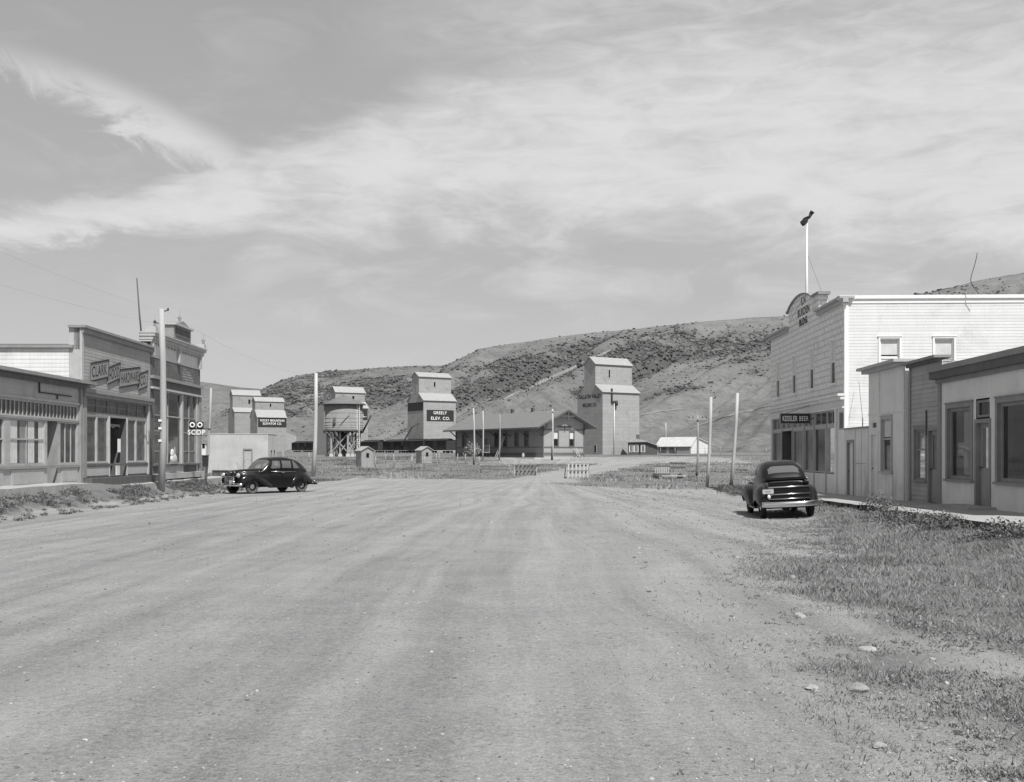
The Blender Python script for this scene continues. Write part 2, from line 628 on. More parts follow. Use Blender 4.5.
def text_mesh(s, P, u, v, d, width, height, m, parent, name='lettering', bold=0.0, thick=0.012, shear=0.0):
    """lettering centred on (u, v) of the wall map P, filling width x height, standing d proud"""
    cu = bpy.data.curves.new('txt', 'FONT')
    cu.body = s
    cu.size = 1.0
    cu.extrude = 0.0
    cu.offset = bold
    cu.resolution_u = 3
    cu.space_line = 0.95
    cu.space_character = 1.12
    cu.align_x = 'CENTER'
    ob = bpy.data.objects.new('txt', cu)
    COL.objects.link(ob)
    dg = bpy.context.evaluated_depsgraph_get()
    me = bpy.data.meshes.new_from_object(ob.evaluated_get(dg))
    bpy.data.objects.remove(ob)
    bpy.data.curves.remove(cu)
    me.name = name
    xs = [q.co.x for q in me.vertices]
    ys = [q.co.y for q in me.vertices]
    x0, x1, y0, y1 = min(xs), max(xs), min(ys), max(ys)
    for q in me.vertices:
        a = (q.co.x - (x0 + x1) / 2) / (x1 - x0) * width
        b = (q.co.y - (y0 + y1) / 2) / (y1 - y0) * height
        q.co = Vector(P(u + a, v + b + shear * a, d))
    me.materials.clear()
    me.materials.append(MATS[m])
    me.update()
    o = bpy.data.objects.new(name, me)
    COL.objects.link(o)
    o.parent = parent
    return o


# ---------------------------------------------------------------- numpy noise
def vnoise(x, y, seed=0):
    xi, yi = np.floor(x).astype(np.int64), np.floor(y).astype(np.int64)
    fx, fy = x - xi, y - yi
    fx, fy = fx * fx * (3 - 2 * fx), fy * fy * (3 - 2 * fy)

    def h(a, b):
        k = (a * 374761393 + b * 668265263 + seed * 1442695041) & 0xffffffff
        k = ((k ^ (k >> 13)) * 1274126177) & 0xffffffff
        return ((k ^ (k >> 16)) & 0xffff) / 65535.0
    return (h(xi, yi) * (1 - fx) + h(xi + 1, yi) * fx) * (1 - fy) + (h(xi, yi + 1) * (1 - fx) + h(xi + 1, yi + 1) * fx) * fy


def fbm(x, y, seed=0, oct=4, gain=0.5):
    s, a, tot = 0, 1.0, 0
    for i in range(oct):
        s = s + a * vnoise(x * 2 ** i + 17.3 * i, y * 2 ** i - 9.1 * i, seed + i)
        tot += a
        a *= gain
    return s / tot


def sst(a, b, x):
    u = np.clip((np.asarray(x, float) - a) / (b - a), 0, 1)
    return u * u * (3 - 2 * u)


def mesh_np(name, verts, faces, m, smooth=False):
    """faces: (n,k) int array"""
    me = bpy.data.meshes.new(name)
    k = faces.shape[1]
    me.vertices.add(len(verts))
    me.vertices.foreach_set('co', np.ascontiguousarray(verts, dtype=np.float32).ravel())
    me.loops.add(faces.size)
    me.loops.foreach_set('vertex_index', np.ascontiguousarray(faces, dtype=np.int32).ravel())
    me.polygons.add(len(faces))
    me.polygons.foreach_set('loop_start', np.arange(0, faces.size, k, dtype=np.int32))
    me.polygons.foreach_set('loop_total', np.full(len(faces), k, dtype=np.int32))
    me.polygons.foreach_set('use_smooth', np.full(len(faces), smooth, dtype=bool))
    me.update(calc_edges=True)
    me.validate()
    me.materials.append(MATS[m])
    o = bpy.data.objects.new(name, me)
    COL.objects.link(o)
    return o


def set_attr(o, name, vals):
    a = o.data.attributes.new(name, 'FLOAT', 'POINT')
    a.data.foreach_set('value', np.ascontiguousarray(vals, dtype=np.float32))

# ================================================================ terrain
RIGHT_A, RIGHT_B = 11.83, 0.039          # right shop fronts: X = A + B*Y
LEFT_A, LEFT_B = -16.93, -0.011          # left shop fronts


def zside(y):
    return np.clip(0.30 - 0.010 * (np.asarray(y, float) - 44), 0.22, 0.62)


def zt(x, y):
    """ground height"""
    x, y = np.asarray(x, float), np.asarray(y, float)
    z = np.interp(y, [88, 105, 122, 140, 165, 200, 265, 300, 450], [0, .2, .5, .7, 1.4, 1.6, 1.75, 2.3, 2.9])
    z = z + 0.58 * sst(-14.9, -16.5, x) * (1 - sst(54, 68, y))
    xf = RIGHT_A + RIGHT_B * y - 2.6
    z = z + (zside(y) - 0.2) * sst(xf - 2.4, xf - 0.1, x) * (1 - sst(58, 68, y)) * (1 - 0.0 * y)
    z = z + 0.05 * (fbm(x / 6.0, y / 6.0, 3, 3) - 0.5) + 0.02 * (fbm(x / .7, y / .7, 5, 3) - 0.5)
    far = sst(60, 95, y)
    z = z + far * 0.5 * (fbm(x / 14.0, y / 14.0, 8, 4) - 0.5) * (1 - sst(140, 160, y) * (1 - sst(172, 190, y)))
    return z


ROAD = [(2.0, 76), (2.6, 90), (6.5, 106), (11, 124), (15, 142), (17, 156)]


def roaddist(x, y):
    d = np.full(np.shape(x), 1e9)
    for (ax, ay), (bx, by) in zip(ROAD[:-1], ROAD[1:]):
        ux, uy = bx - ax, by - ay
        t_ = np.clip(((x - ax) * ux + (y - ay) * uy) / (ux * ux + uy * uy), 0, 1)
        d = np.minimum(d, np.hypot(x - ax - t_ * ux, y - ay - t_ * uy))
    return d


def veg(x, y):
    """how much of the ground is grown over, 0 bare gravel .. 1 grass"""
    x, y = np.asarray(x, float), np.asarray(y, float)
    w = fbm(x / 1.6, y / 1.6, 21, 4) - 0.5
    w2 = fbm(x / 5.0, y / 5.0, 31, 3) - 0.5
    e = np.interp(y, [4, 8.4, 12.7, 16.7, 20, 27.7, 37.6, 45, 60], [3.4, 3.7, 4.1, 4.5, 5.3, 7.7, 10.6, 12.4, 13.2])
    near = sst(-1.6, 1.9, x - e + 4.0 * w + 1.2 * w2) * sst(.22, .5, fbm(x / .9, y / .9, 23, 4) + .24) * (1 - sst(52, 60, y))
    bank = sst(-15.0, -15.9, x + 1.4 * w) * (1 - sst(66, 74, y)) * sst(-17.4, -16.6, x)
    edge = np.where(x > 2.2, 59 + 14 * np.exp(-np.clip(x - 2.2, 0, 99) / 2.5), np.where(x > -13, 88 + 2.5 * np.sin(x * .3), 72))
    far = sst(-2.5, 2.5, y - edge + 5 * w + 5 * w2)
    rd = roaddist(x, y)
    far = far * sst(2.3, 3.6, rd + 2.0 * w)
    yard = sst(138, 143, y + 6 * w2) * (1 - sst(176, 186, y)) * sst(-6, 2, x + 6 * w2) * (1 - sst(28, 38, x))
    far = far * (1 - 0.95 * yard)
    return np.clip(np.maximum(np.maximum(near, bank), far), 0, 1)


def axis(parts):
    out = []
    for a, b, s in parts:
        out.append(np.arange(a, b, s))
    return np.concatenate(out + [np.array([parts[-1][1]])])


gx = axis([(-420, -120, 20), (-120, -40, 4), (-40, -20, 1.0), (-20, 18, 0.22), (18, 40, 1.0), (40, 120, 4), (120, 420, 20)])
gy = axis([(-120, -10, 10), (-10, 4, 1.0), (4, 30, 0.16), (30, 65, 0.3), (65, 130, 0.7), (130, 200, 2.0), (200, 460, 6.0)])
GX, GY = np.meshgrid(gx, gy)
GZ = zt(GX, GY)
nx, ny = len(gx), len(gy)
idx = np.arange(nx * ny).reshape(ny, nx)
gf = np.stack([idx[:-1, :-1], idx[:-1, 1:], idx[1:, 1:], idx[1:, :-1]], -1).reshape(-1, 4)

# ground material: packed gravel with wheel tracks, grown over where 'cover' is high
m = bpy.data.materials.new('street_gravel')
m.use_nodes = True
MATS['street_gravel'] = m
n = NT(m.node_tree)
p = m.node_tree.nodes['Principled BSDF']
co = n.add('ShaderNodeTexCoord').outputs['Object']
cov = n.add('ShaderNodeAttribute')
cov.attribute_name = 'cover'
big = n.noise(co, 0.16, 6, 0.6)
med = n.noise(co, 1.1, 7, 0.68)
fin = n.noise(co, 9.0, 6, 0.75)
gr = n.noise(co, 55.0, 4, 0.75)
g2 = n.noise(co, 17.0, 5, 0.75)
sq = n.add('ShaderNodeSeparateXYZ')
n.l.new(co, sq.inputs[0])
# wheel tracks fan out from where the lane leaves the street, bending a little on the way
dx_ = n.math('SUBTRACT', sq.outputs[0], 2.3)
dy_ = n.math('SUBTRACT', 97.0, sq.outputs[1])
wob = n.math('MULTIPLY', n.math('SUBTRACT', n.noise(n.mapping(co, scale=(.5, .5, .5)), 0.10, 2, 0.5), 0.5), 0.055)
ang = n.math('ADD', n.math('ARCTAN2', dx_, dy_), wob)
fan = n.add('ShaderNodeCombineXYZ')
n.l.new(n.math('MULTIPLY', ang, 62.0), fan.inputs[0])
n.l.new(n.math('MULTIPLY', dy_, 0.035), fan.inputs[1])
tr1 = n.noise(fan.outputs[0], 1.0, 6, 0.66, 0.35)
tr2 = n.noise(n.mapping(co, scale=(1.5, 0.05, 1), rot=(0, 0, R(-24))), 1.3, 5, 0.62, 0.5)
tr3 = n.noise(n.mapping(co, scale=(1.5, 0.06, 1), rot=(0, 0, R(-47))), 1.4, 5, 0.62, 0.4)
sx = n.add('ShaderNodeSeparateXYZ')
n.l.new(co, sx.inputs[0])
leftw = n.rng(sx.outputs[0], -9.0, 0.5, 1.0, 0.0, True)
v = n.math('MULTIPLY', n.math('SUBTRACT', big, 0.5), 0.45)
for s_, a_ in ((med, 0.55), (fin, 0.55), (g2, 1.2), (gr, 1.6)):
    v = n.math('ADD', v, n.math('MULTIPLY', n.math('SUBTRACT', s_, 0.5), a_))
v = n.math('ADD', v, n.math('MULTIPLY', n.math('MULTIPLY', n.math('SUBTRACT', tr1, 0.46), n.math('SUBTRACT', 1.0, n.math('MULTIPLY', leftw, 0.45))), 1.35))
v = n.math('ADD', v, n.math('MULTIPLY', n.math('MULTIPLY', n.math('SUBTRACT', tr2, 0.5), n.math('ADD', leftw, 0.15)), 0.75))
v = n.math('ADD', v, n.math('MULTIPLY', n.math('MULTIPLY', n.math('SUBTRACT', tr3, 0.5), leftw), 0.45))
# scattered pale pebbles and dark crumbs
vo = n.add('ShaderNodeTexVoronoi')
vo.inputs['Scale'].default_value = 11.0
n.l.new(co, vo.inputs['Vector'])
peb = n.rng(vo.outputs['Distance'], 0.10, 0.20, 1.0, 0.0)
pick = n.add('ShaderNodeSeparateXYZ')
n.l.new(vo.outputs['Color'], pick.inputs[0])
v = n.math('ADD', v, n.math('MULTIPLY', peb, n.rng(pick.outputs[0], 0.80, 1.0, 0.0, 0.35)))
v = n.math('SUBTRACT', v, n.math('MULTIPLY', peb, n.rng(pick.outputs[1], 0.80, 1.0, 0.0, 0.5)))
bare = n.math('MULTIPLY', n.math('ADD', v, 1.0), 0.268)
grown = n.math('MULTIPLY', n.rng(n.math('ADD', n.math('MULTIPLY', med, 0.5), n.math('MULTIPLY', fin, 0.5)), 0.3, 0.7, 0.5, 1.5), 0.17)
cf = n.rng(n.math('ADD', cov.outputs['Fac'], n.math('MULTIPLY', n.math('SUBTRACT', fin, 0.5), 0.9)), 0.3, 0.75, 0.0, 1.0)
base = n.mix(cf, bare, grown)
base = n.math('MAXIMUM', base, 0.05)
n.l.new(base, p.inputs['Base Color'])
p.inputs['Roughness'].default_value = 0.95
p.inputs['Specular IOR Level'].default_value = 0.15
bp = n.add('ShaderNodeBump')
bp.inputs['Strength'].default_value = 0.85
bp.inputs['Distance'].default_value = 0.05
h = n.math('ADD', n.math('ADD', n.math('MULTIPLY', gr, 0.45), n.math('MULTIPLY', g2, 0.4)), n.math('MULTIPLY', fin, 0.65))
h = n.math('ADD', h, n.math('MULTIPLY', peb, 0.25))
n.l.new(h, bp.inputs['Height'])
n.l.new(bp.outputs[0], p.inputs['Normal'])

gnd = mesh_np('ground', np.stack([GX, GY, GZ], -1).reshape(-1, 3), gf, 'street_gravel', True)
set_attr(gnd, 'cover', veg(GX, GY).ravel())
tag(gnd, 'wide unpaved gravel street and open ground with wheel tracks', 'ground', kind='structure')

# ---------------------------------------------------------------- hills behind the railway


def lay(sil, Rk, Fk, pw):
    px = np.array([q[0] for q in sil], float)
    py = np.array([q[1] for q in sil], float)
    return (px - 512) / F, (454 - py) / F, Rk, Fk, pw


LAYERS = [
    # far hill at the left
    lay([(-700, 380), (-200, 392), (0, 388), (120, 384), (190, 380), (215, 383), (240, 387), (262, 389), (300, 391), (420, 400), (600, 430), (700, 452)], 1250, 700, 1.1),
    # long scrub covered back hill
    lay([(-200, 470), (120, 462), (200, 425), (240, 403), (262, 390), (282, 381), (300, 375), (330, 371), (370, 368), (405, 366.5), (440, 366), (480, 356),
         (540, 346), (600, 338), (690, 328), (770, 322), (900, 300), (980, 282), (1100, 262), (1500, 240)], 900, 430, 1.05),
    # nearer spur with the long bright crest line
    lay([(200, 470), (290, 452), (330, 437), (370, 418), (400, 402), (430, 386), (448, 366), (480, 350), (540, 341), (600, 333), (650, 327), (690, 322.5),
         (730, 319), (790, 316), (850, 306), (900, 298), (935, 291), (980, 279.5), (1024, 270), (1150, 250), (1500, 250)], 640, 350, 1.15),
    # smooth lower shoulder behind the elevators
    lay([(380, 470), (420, 448), (470, 436), (520, 420), (580, 400), (640, 376), (700, 366), (760, 352), (850, 345), (950, 340), (1100, 330), (1500, 320)], 520, 330, 1.1),
    lay([(560, 470), (620, 446), (680, 428), (740, 404), (800, 392), (900, 380), (1000, 372), (1500, 360)], 430, 315, 1.2),
]


def hz(s, D):
    s, D = np.asarray(s, float), np.asarray(D, float)
    x = s * D
    tot = np.full(np.shape(s), -5.0)
    for i, (ls, le, Rk, Fk, pw) in enumerate(LAYERS):
        w = (fbm(x / 110.0, D / 110.0, 40 + i, 3) - 0.5)
        e = np.interp(s, ls, le)
        H = e * Rk + HC
        u = (D - Fk * (1 + 0.10 * w)) / (Rk - Fk)
        up_ = np.clip(u, 0, 1) ** pw
        # round the crest off and let the back fall away
        prof = np.where(u < 1, up_, 1 - 0.20 * np.clip(u - 1, 0, 3))
        side = np.clip(prof, 0, 1)
        hh = H * prof - 3 + 3 * np.clip(u * 4, 0, 1)
        amp = 4 * side * (1 - side)
        # gullies running down the slope
        g = np.abs(fbm(s * 17.0 + w * 1.0 - (D - Fk) / 75.0, D / 500.0, 60 + i, 4) - 0.5) * 2
        hh = hh + amp * (np.clip(H, 0, 80) * 0.30) * (g - 0.35) + amp * 3.0 * (fbm(x / 18, D / 18, 70 + i, 3) - .5)
        tot = np.maximum(tot, np.where(H > 1.0, hh, -5))
    return tot + 0.5


hs = np.concatenate([np.arange(-1.6, -0.5, 0.05), np.arange(-0.5, 0.52, 0.0022), np.arange(0.52, 1.6, 0.05)])
hD = np.concatenate([np.arange(312, 700, 3.0), np.arange(700, 1000, 5.0), np.arange(1000, 1900, 20.0)])
HS, HD = np.meshgrid(hs, hD)
HZ = hz(HS, HD)
HX = HS * HD
nx, ny = len(hs), len(hD)
idx = np.arange(nx * ny).reshape(ny, nx)
hf = np.stack([idx[:-1, :-1], idx[:-1, 1:], idx[1:, 1:], idx[1:, :-1]], -1).reshape(-1, 4)


def scrubdens(px, py, x, D):
    """where brush grows: upper slopes and draws, little on the grazed lower shoulder"""
    def blob(cx, cy, rx, ry, a=0.0):
        c_, s_ = math.cos(R(a)), math.sin(R(a))
        dx, dy = px - cx, py - cy
        u = (dx * c_ + dy * s_) / rx
        v_ = (-dx * s_ + dy * c_) / ry
        return np.exp(-(u * u + v_ * v_))
    d = 0.03 + 0.09 * (py < 395) + 0 * px
    d = d + 0.95 * blob(388, 392, 75, 14, -12) + 0.8 * blob(300, 392, 50, 20, -15) + 0.35 * blob(230, 400, 40, 14)
    d = d + 1.1 * blob(530, 372, 75, 12, -13) + 0.7 * blob(600, 352, 90, 12, -8) + 0.5 * blob(480, 392, 45, 10, -20)
    d = d + 1.5 * blob(735, 340, 70, 11, -9) + 0.7 * blob(660, 350, 50, 10, -12) + 0.8 * blob(960, 300, 60, 18, -10)
    d = d + 0.4 * blob(740, 374, 40, 6, -12)
    for c_ in ((640, 374, 45, 5, -22), (705, 385, 55, 3.5, -15), (655, 397, 45, 3, -20), (555, 402, 55, 5, -22), (440, 412, 40, 6, -25), (395, 425, 35, 4, -20), (735, 362, 40, 4, -14), (490, 408, 40, 6, -28)):
        d = d + 0.75 * blob(*c_)
    d = d * (0.35 + 1.3 * sst(0.38, 0.62, fbm(x / 34.0, D / 34.0, 91, 4)))
    return d


PXg = 512 + F * HS
PYg = 454 - F * (HZ - HC) / HD
dens = scrubdens(PXg, PYg, HX, HD)

m = bpy.data.materials.new('dry_hill')
m.use_nodes = True
MATS['dry_hill'] = m
n = NT(m.node_tree)
p = m.node_tree.nodes['Principled BSDF']
co = n.add('ShaderNodeTexCoord').outputs['Object']
at = n.add('ShaderNodeAttribute')
at.attribute_name = 'brush'
b1 = n.noise(co, 0.02, 6, 0.6)
b2 = n.noise(co, 0.13, 6, 0.72)
b3 = n.noise(co, 0.5, 4, 0.7)
v = n.math('ADD', n.math('MULTIPLY', n.math('SUBTRACT', b1, 0.5), 1.1), n.math('MULTIPLY', n.math('SUBTRACT', b2, 0.5), 1.3))
v = n.math('ADD', v, n.math('MULTIPLY', n.math('SUBTRACT', b3, 0.5), 1.0))
dry = n.math('MULTIPLY', n.math('ADD', v, 1.0), 0.158)
thr = n.math('ADD', n.math('MULTIPLY', b2, 0.55), n.math('MULTIPLY', b3, 0.45))
f_ = n.rng(n.math('ADD', n.math('MULTIPLY', at.outputs['Fac'], 0.22), thr), 0.60, 0.70, 0.0, 0.85)
n.l.new(n.math('MAXIMUM', n.mix(f_, dry, 0.075), 0.04), p.inputs['Base Color'])
p.inputs['Roughness'].default_value = 0.95
p.inputs['Specular IOR Level'].default_value = 0.1
bp = n.add('ShaderNodeBump')
bp.inputs['Strength'].default_value = 0.6
bp.inputs['Distance'].default_value = 1.2
n.l.new(b2, bp.inputs['Height'])
n.l.new(bp.outputs[0], p.inputs['Normal'])
hill = mesh_np('hills', np.stack([HX, HD, HZ], -1).reshape(-1, 3), hf, 'dry_hill', True)
set_attr(hill, 'brush', np.clip(dens, 0, 1.6).ravel())
tag(hill, 'dry grassy hills rising behind the railway and the town', 'hills', kind='structure')

# ---------------------------------------------------------------- plant masses nobody could count


def leafmat(name, a, b, sc):
    m = bpy.data.materials.new(name)
    m.use_nodes = True
    MATS[name] = m
    n = NT(m.node_tree)
    p = m.node_tree.nodes['Principled BSDF']
    at = n.add('ShaderNodeAttribute')
    at.attribute_name = 'tone'
    n.l.new(n.rng(at.outputs['Fac'], 0, 1, a, b), p.inputs['Base Color'])
    p.inputs['Roughness'].default_value = 0.8
    p.inputs['Specular IOR Level'].default_value = 0.2


leafmat('grass_leaf', 0.08, 0.36, 1)
leafmat('weed_leaf', 0.06, 0.22, 1)
leafmat('dry_leaf', 0.10, 0.34, 1)
leafmat('brush_leaf', 0.045, 0.15, 1)


def blades(name, X, Y, H, Wd, mt, label, lean=0.45, tone=None):
    """single-triangle grass blades standing at X, Y"""
    N = len(X)
    Z = zt(X, Y) - 0.01
    a = rng.uniform(0, 2 * np.pi, N)
    la = rng.uniform(0, 2 * np.pi, N)
    ln = H * rng.uniform(0.05, lean, N)
    dx, dy = np.cos(a) * Wd / 2, np.sin(a) * Wd / 2
    v0 = np.stack([X - dx, Y - dy, Z], -1)
    v1 = np.stack([X + dx, Y + dy, Z], -1)
    v2 = np.stack([X + np.cos(la) * ln, Y + np.sin(la) * ln, Z + H], -1)
    V = np.stack([v0, v1, v2], 1).reshape(-1, 3)
    o = mesh_np(name, V, np.arange(3 * N).reshape(N, 3), mt)
    tn = rng.uniform(0, 1, N) if tone is None else tone
    set_attr(o, 'tone', np.repeat(tn, 3))
    return tag(o, label, 'grass', kind='stuff')


def scatter(n_, x0, x1, y0, y1, yp, dfun):
    """random points, denser near the camera (yp>1), kept with probability dfun"""
    u = rng.uniform(0, 1, n_) ** yp
    Y = y0 + (y1 - y0) * u
    X = rng.uniform(x0, x1, n_)
    k = rng.uniform(0, 1, n_) < dfun(X, Y)
    return X[k], Y[k]


# near grass on the right
def dn_near(x, y):
    c = veg(x, y)
    cl_ = sst(0.40, 0.66, .6 * fbm(x / .5, y / .5, 51, 3) + .4 * fbm(x / 2.2, y / 2.2, 52, 3))
    xf = RIGHT_A + RIGHT_B * y - 2.62
    return np.clip(c * (0.10 + 0.95 * cl_), 0, 1) * (x < xf) * (np.abs(x) < 0.56 * y + 1)


X, Y = scatter(560000, 2.2, 12.8, 6.5, 52, 1.9, dn_near)
hgt = (0.025 + 0.14 * fbm(X / 1.3, Y / 1.3, 77, 3)) * rng.uniform(0.5, 1.25, len(X)) * np.clip(veg(X, Y) + .3, .4, 1)
blades('grass', X, Y, hgt, (0.006 + 0.0005 * Y) * rng.uniform(.7, 1.4, len(X)), 'grass_leaf', 'patchy short grass covering the near right verge of the gravel street', 1.7,
       np.clip(rng.uniform(0, 1, len(X)) * .7 + .5 * fbm(X / 2, Y / 2, 14, 3) - .1, 0, 1))
# sparse tufts creeping into the gravel
X, Y = scatter(60000, 1.0, 8, 6.0, 34, 1.5, lambda x, y: sst(0.60, 0.70, fbm(x / .45, y / .45, 99, 3)) * sst(2.8, 0.2, np.interp(y, [6, 16, 20, 28, 38], [3.6, 4.4, 5.3, 7.7, 10.6]) - x) * .8)
blades('grass_tufts', X, Y, rng.uniform(.015, .06, len(X)), (0.01 + 0.0008 * Y), 'grass_leaf', 'tiny low tufts creeping from the verge into bare gravel', 1.2)
# far field grass and weeds
X, Y = scatter(170000, -60, 60, 58, 175, 1.0, lambda x, y: veg(x, y) * (0.1 + .9 * sst(.4, .62, fbm(x / 2.2, y / 2.2, 61, 4))) * (x > -18 - (y - 58) * .45))
blades('field_grass', X, Y, (0.04 + 0.34 * fbm(X / 4, Y / 4, 44, 3) ** 2) * rng.uniform(.5, 1.3, len(X)), rng.uniform(.05, .14, len(X)), 'dry_leaf',
       'dry grass and weeds over the flat field before the depot', 0.6, np.clip((fbm(X / 3.5, Y / 6, 24, 4) - .5) * 3.2 + .45 + rng.uniform(-.25, .3, len(X)), 0, 1))


def leafclumps(name, pts, mt, label, per, size, tone_hi=1.0):
    """weedy plants: every clump is a dome of small leaf faces. pts: (x, y, radius, height)"""
    V, T = [], []
    for (x, y, r, h_) in pts:
        k = int(per * (r / 0.3) ** 1.5) + 8
        th = rng.uniform(0, 2 * np.pi, k)
        rr = r * np.sqrt(rng.uniform(0, 1, k))
        cz = h_ * rng.uniform(0.05, 1, k) * np.sqrt(np.clip(1 - (rr / r) ** 2 * .8, 0, 1))
        c = np.stack([x + rr * np.cos(th), y + rr * np.sin(th), float(zt(x, y)) + cz], -1)
        a = rng.normal(0, 1, (k, 3))
        a /= np.linalg.norm(a, axis=1)[:, None]
        b = np.cross(a, rng.normal(0, 1, (k, 3)))
        b /= np.linalg.norm(b, axis=1)[:, None]
        s_ = size * rng.uniform(.5, 1.4, k)[:, None]
        V.append(np.stack([c - a * s_, c + b * s_ * .45, c + a * s_, c - b * s_ * .45], 1))
        T.append(np.repeat(np.clip(rng.uniform(0, .7, k) + .3 * cz / h_, 0, 1), 4) * tone_hi)
    V = np.concatenate(V).reshape(-1, 3)
    o = mesh_np(name, V, np.arange(len(V)).reshape(-1, 4), mt)
    set_attr(o, 'tone', np.concatenate(T))
    return tag(o, label, 'weeds', kind='stuff')


pts = []
for i in range(560):
    y = rng.uniform(30, 66)
    x = rng.uniform(-16.3, -15.2) + 0.5 * (vnoise(np.array([y / 2.0]), np.array([0.0]), 4)[0] - .5)
    q = vnoise(np.array([x / 1.0]), np.array([y / 2.2]), 9)[0]
    if q > 0.42 and y < 59:
        pts.append((x, y, rng.uniform(.12, .32), rng.uniform(.06, .24) * (0.5 + q)))
for i in range(140):
    pts.append((rng.uniform(-15.6, -14.4), rng.uniform(30, 62), rng.uniform(.08, .2), rng.uniform(.05, .14)))
leafclumps('bank_weeds', pts, 'weed_leaf', 'dark leafy weeds along the bank below the hardware store walk', 75, 0.038)
pts = []
for i in range(420):
    y = rng.uniform(20, 58)
    xf = RIGHT_A + RIGHT_B * y - 2.62
    q = vnoise(np.array([y / 1.9]), np.array([3.0]), 13)[0]
    if q > 0.40 and not 30.6 < y < 33.2:
        pts.append((xf - abs(rng.normal(0, .38)) - .08, y, rng.uniform(.12, .34), rng.uniform(.15, .45) * (0.4 + q)))
leafclumps('verge_weeds', pts, 'weed_leaf', 'leafy weeds crowding the edge of the right hand pavement', 80, 0.036)
yb = 31.0
o = leafclumps('weed_clump', [(RIGHT_A + RIGHT_B * yb - 2.55, yb, .38, .72), (RIGHT_A + RIGHT_B * yb - 2.3, yb - .3, .36, .5), (RIGHT_A + RIGHT_B * yb - 2.7, yb + .3, .3, .5)], 'weed_leaf',
               'tall bushy weed growing through the broken edge of the pavement', 260, 0.036)
o['kind'] = 'thing'
o['category'] = 'weed'

# low weeds creeping out over the gravel beside the grass
pts = []
for i in range(5200):
    y = 6.3 + 34 * rng.uniform() ** 1.5
    e_ = float(np.interp(y, [4, 8.4, 12.7, 16.7, 20, 27.7, 37.6, 45], [3.4, 3.7, 4.1, 4.5, 5.3, 7.7, 10.6, 12.4]))
    x = e_ + rng.normal(.45, .8)
    if x > RIGHT_A + RIGHT_B * y - 2.8 or x > .56 * y or vnoise(np.array([x * 1.3]), np.array([y * 1.1]), 19)[0] < .48:
        continue
    pts.append((x, y, rng.uniform(.02, .075), rng.uniform(.012, .05)))
leafclumps('low_weeds', pts, 'grass_leaf', 'flat dark little weeds creeping over gravel beside the grass', 60, 0.014)

# scrub on the hills
N = 120000
s_ = rng.uniform(-.33, .5, N)
D_ = rng.uniform(340, 1000, N)
z_ = hz(s_, D_)
d_ = scrubdens(512 + F * s_, 454 - F * (z_ - HC) / D_, s_ * D_, D_)
k = rng.uniform(0, 1, N) < np.clip(d_ * .8, 0, 1)
s_, D_, z_ = s_[k], D_[k], z_[k]
N = len(s_)
ico = np.array([(0, 0, 1), (.89, 0, .45), (.28, .85, .45), (-.72, .53, .45), (-.72, -.53, .45), (.28, -.85, .45),
                (.72, .53, -.3), (-.28, .85, -.3), (-.89, 0, -.3), (-.28, -.85, -.3), (.72, -.53, -.3)])
icf = np.array([(0, 1, 2), (0, 2, 3), (0, 3, 4), (0, 4, 5), (0, 5, 1), (1, 6, 2), (2, 7, 3), (3, 8, 4), (4, 9, 5), (5, 10, 1), (6, 7, 2), (7, 8, 3), (8, 9, 4), (9, 10, 5), (10, 6, 1)])
rad = np.clip(rng.lognormal(-.55, .5, N), .18, 1.15) * np.clip(D_ / 650, .55, 1.1) * (0.6 + 0.8 * np.clip(d_[k], 0, 1))
V = ico[None] * (rad[:, None, None] * rng.uniform(.65, 1.3, (N, 11, 3)))
V[:, :, 2] *= .75
V += np.stack([s_ * D_, D_, z_ + rad * .15], -1)[:, None, :]
FF = (icf[None] + (np.arange(N) * 11)[:, None, None]).reshape(-1, 3)
o = mesh_np('hill_scrub', V.reshape(-1, 3), FF, 'brush_leaf')
set_attr(o, 'tone', np.repeat(rng.uniform(0, 1, N), 11))
tag(o, 'dark brush scattered over the hillsides behind the town', 'scrub', kind='stuff')

# loose pebbles on the street
N = 14000
u = rng.uniform(0, 1, N) ** 1.7
Y = 6.3 + 50 * u
X = rng.uniform(-.52, .52, N) * Y
right = rng.uniform(0, 1, N) < .45
X = np.where(right, rng.uniform(.8, 6.5, N) + Y * .07, X)
rad = (0.0055 + 0.00028 * Y) * rng.lognormal(0, .4, N)
V = ico[None] * (rad[:, None, None] * rng.uniform(.6, 1.35, (N, 11, 3)))
V[:, :, 2] *= .6
V += np.stack([X, Y, zt(X, Y) + rad * .1], -1)[:, None, :]
FF = (icf[None] + (np.arange(N) * 11)[:, None, None]).reshape(-1, 3)
leafmat('pebble', 0.13, 0.42, 1)
o = mesh_np('gravel', V.reshape(-1, 3), FF, 'pebble')
set_attr(o, 'tone', np.repeat(rng.uniform(0, 1, N) ** 1.6, 11))
tag(o, 'loose pebbles strewn over the street and its right verge', 'gravel', kind='stuff')


def gpt(px, py):
    """where the ground under a picture point is (used to read positions off the photograph)"""
    D = 30.0
    for _ in range(60):
        x = (px - 512) / F * D
        D += 0.5 * ((HC - float(zt(x, D))) * F / max(py - 454, 1) - D)
    return ((px - 512) / F * D, D)


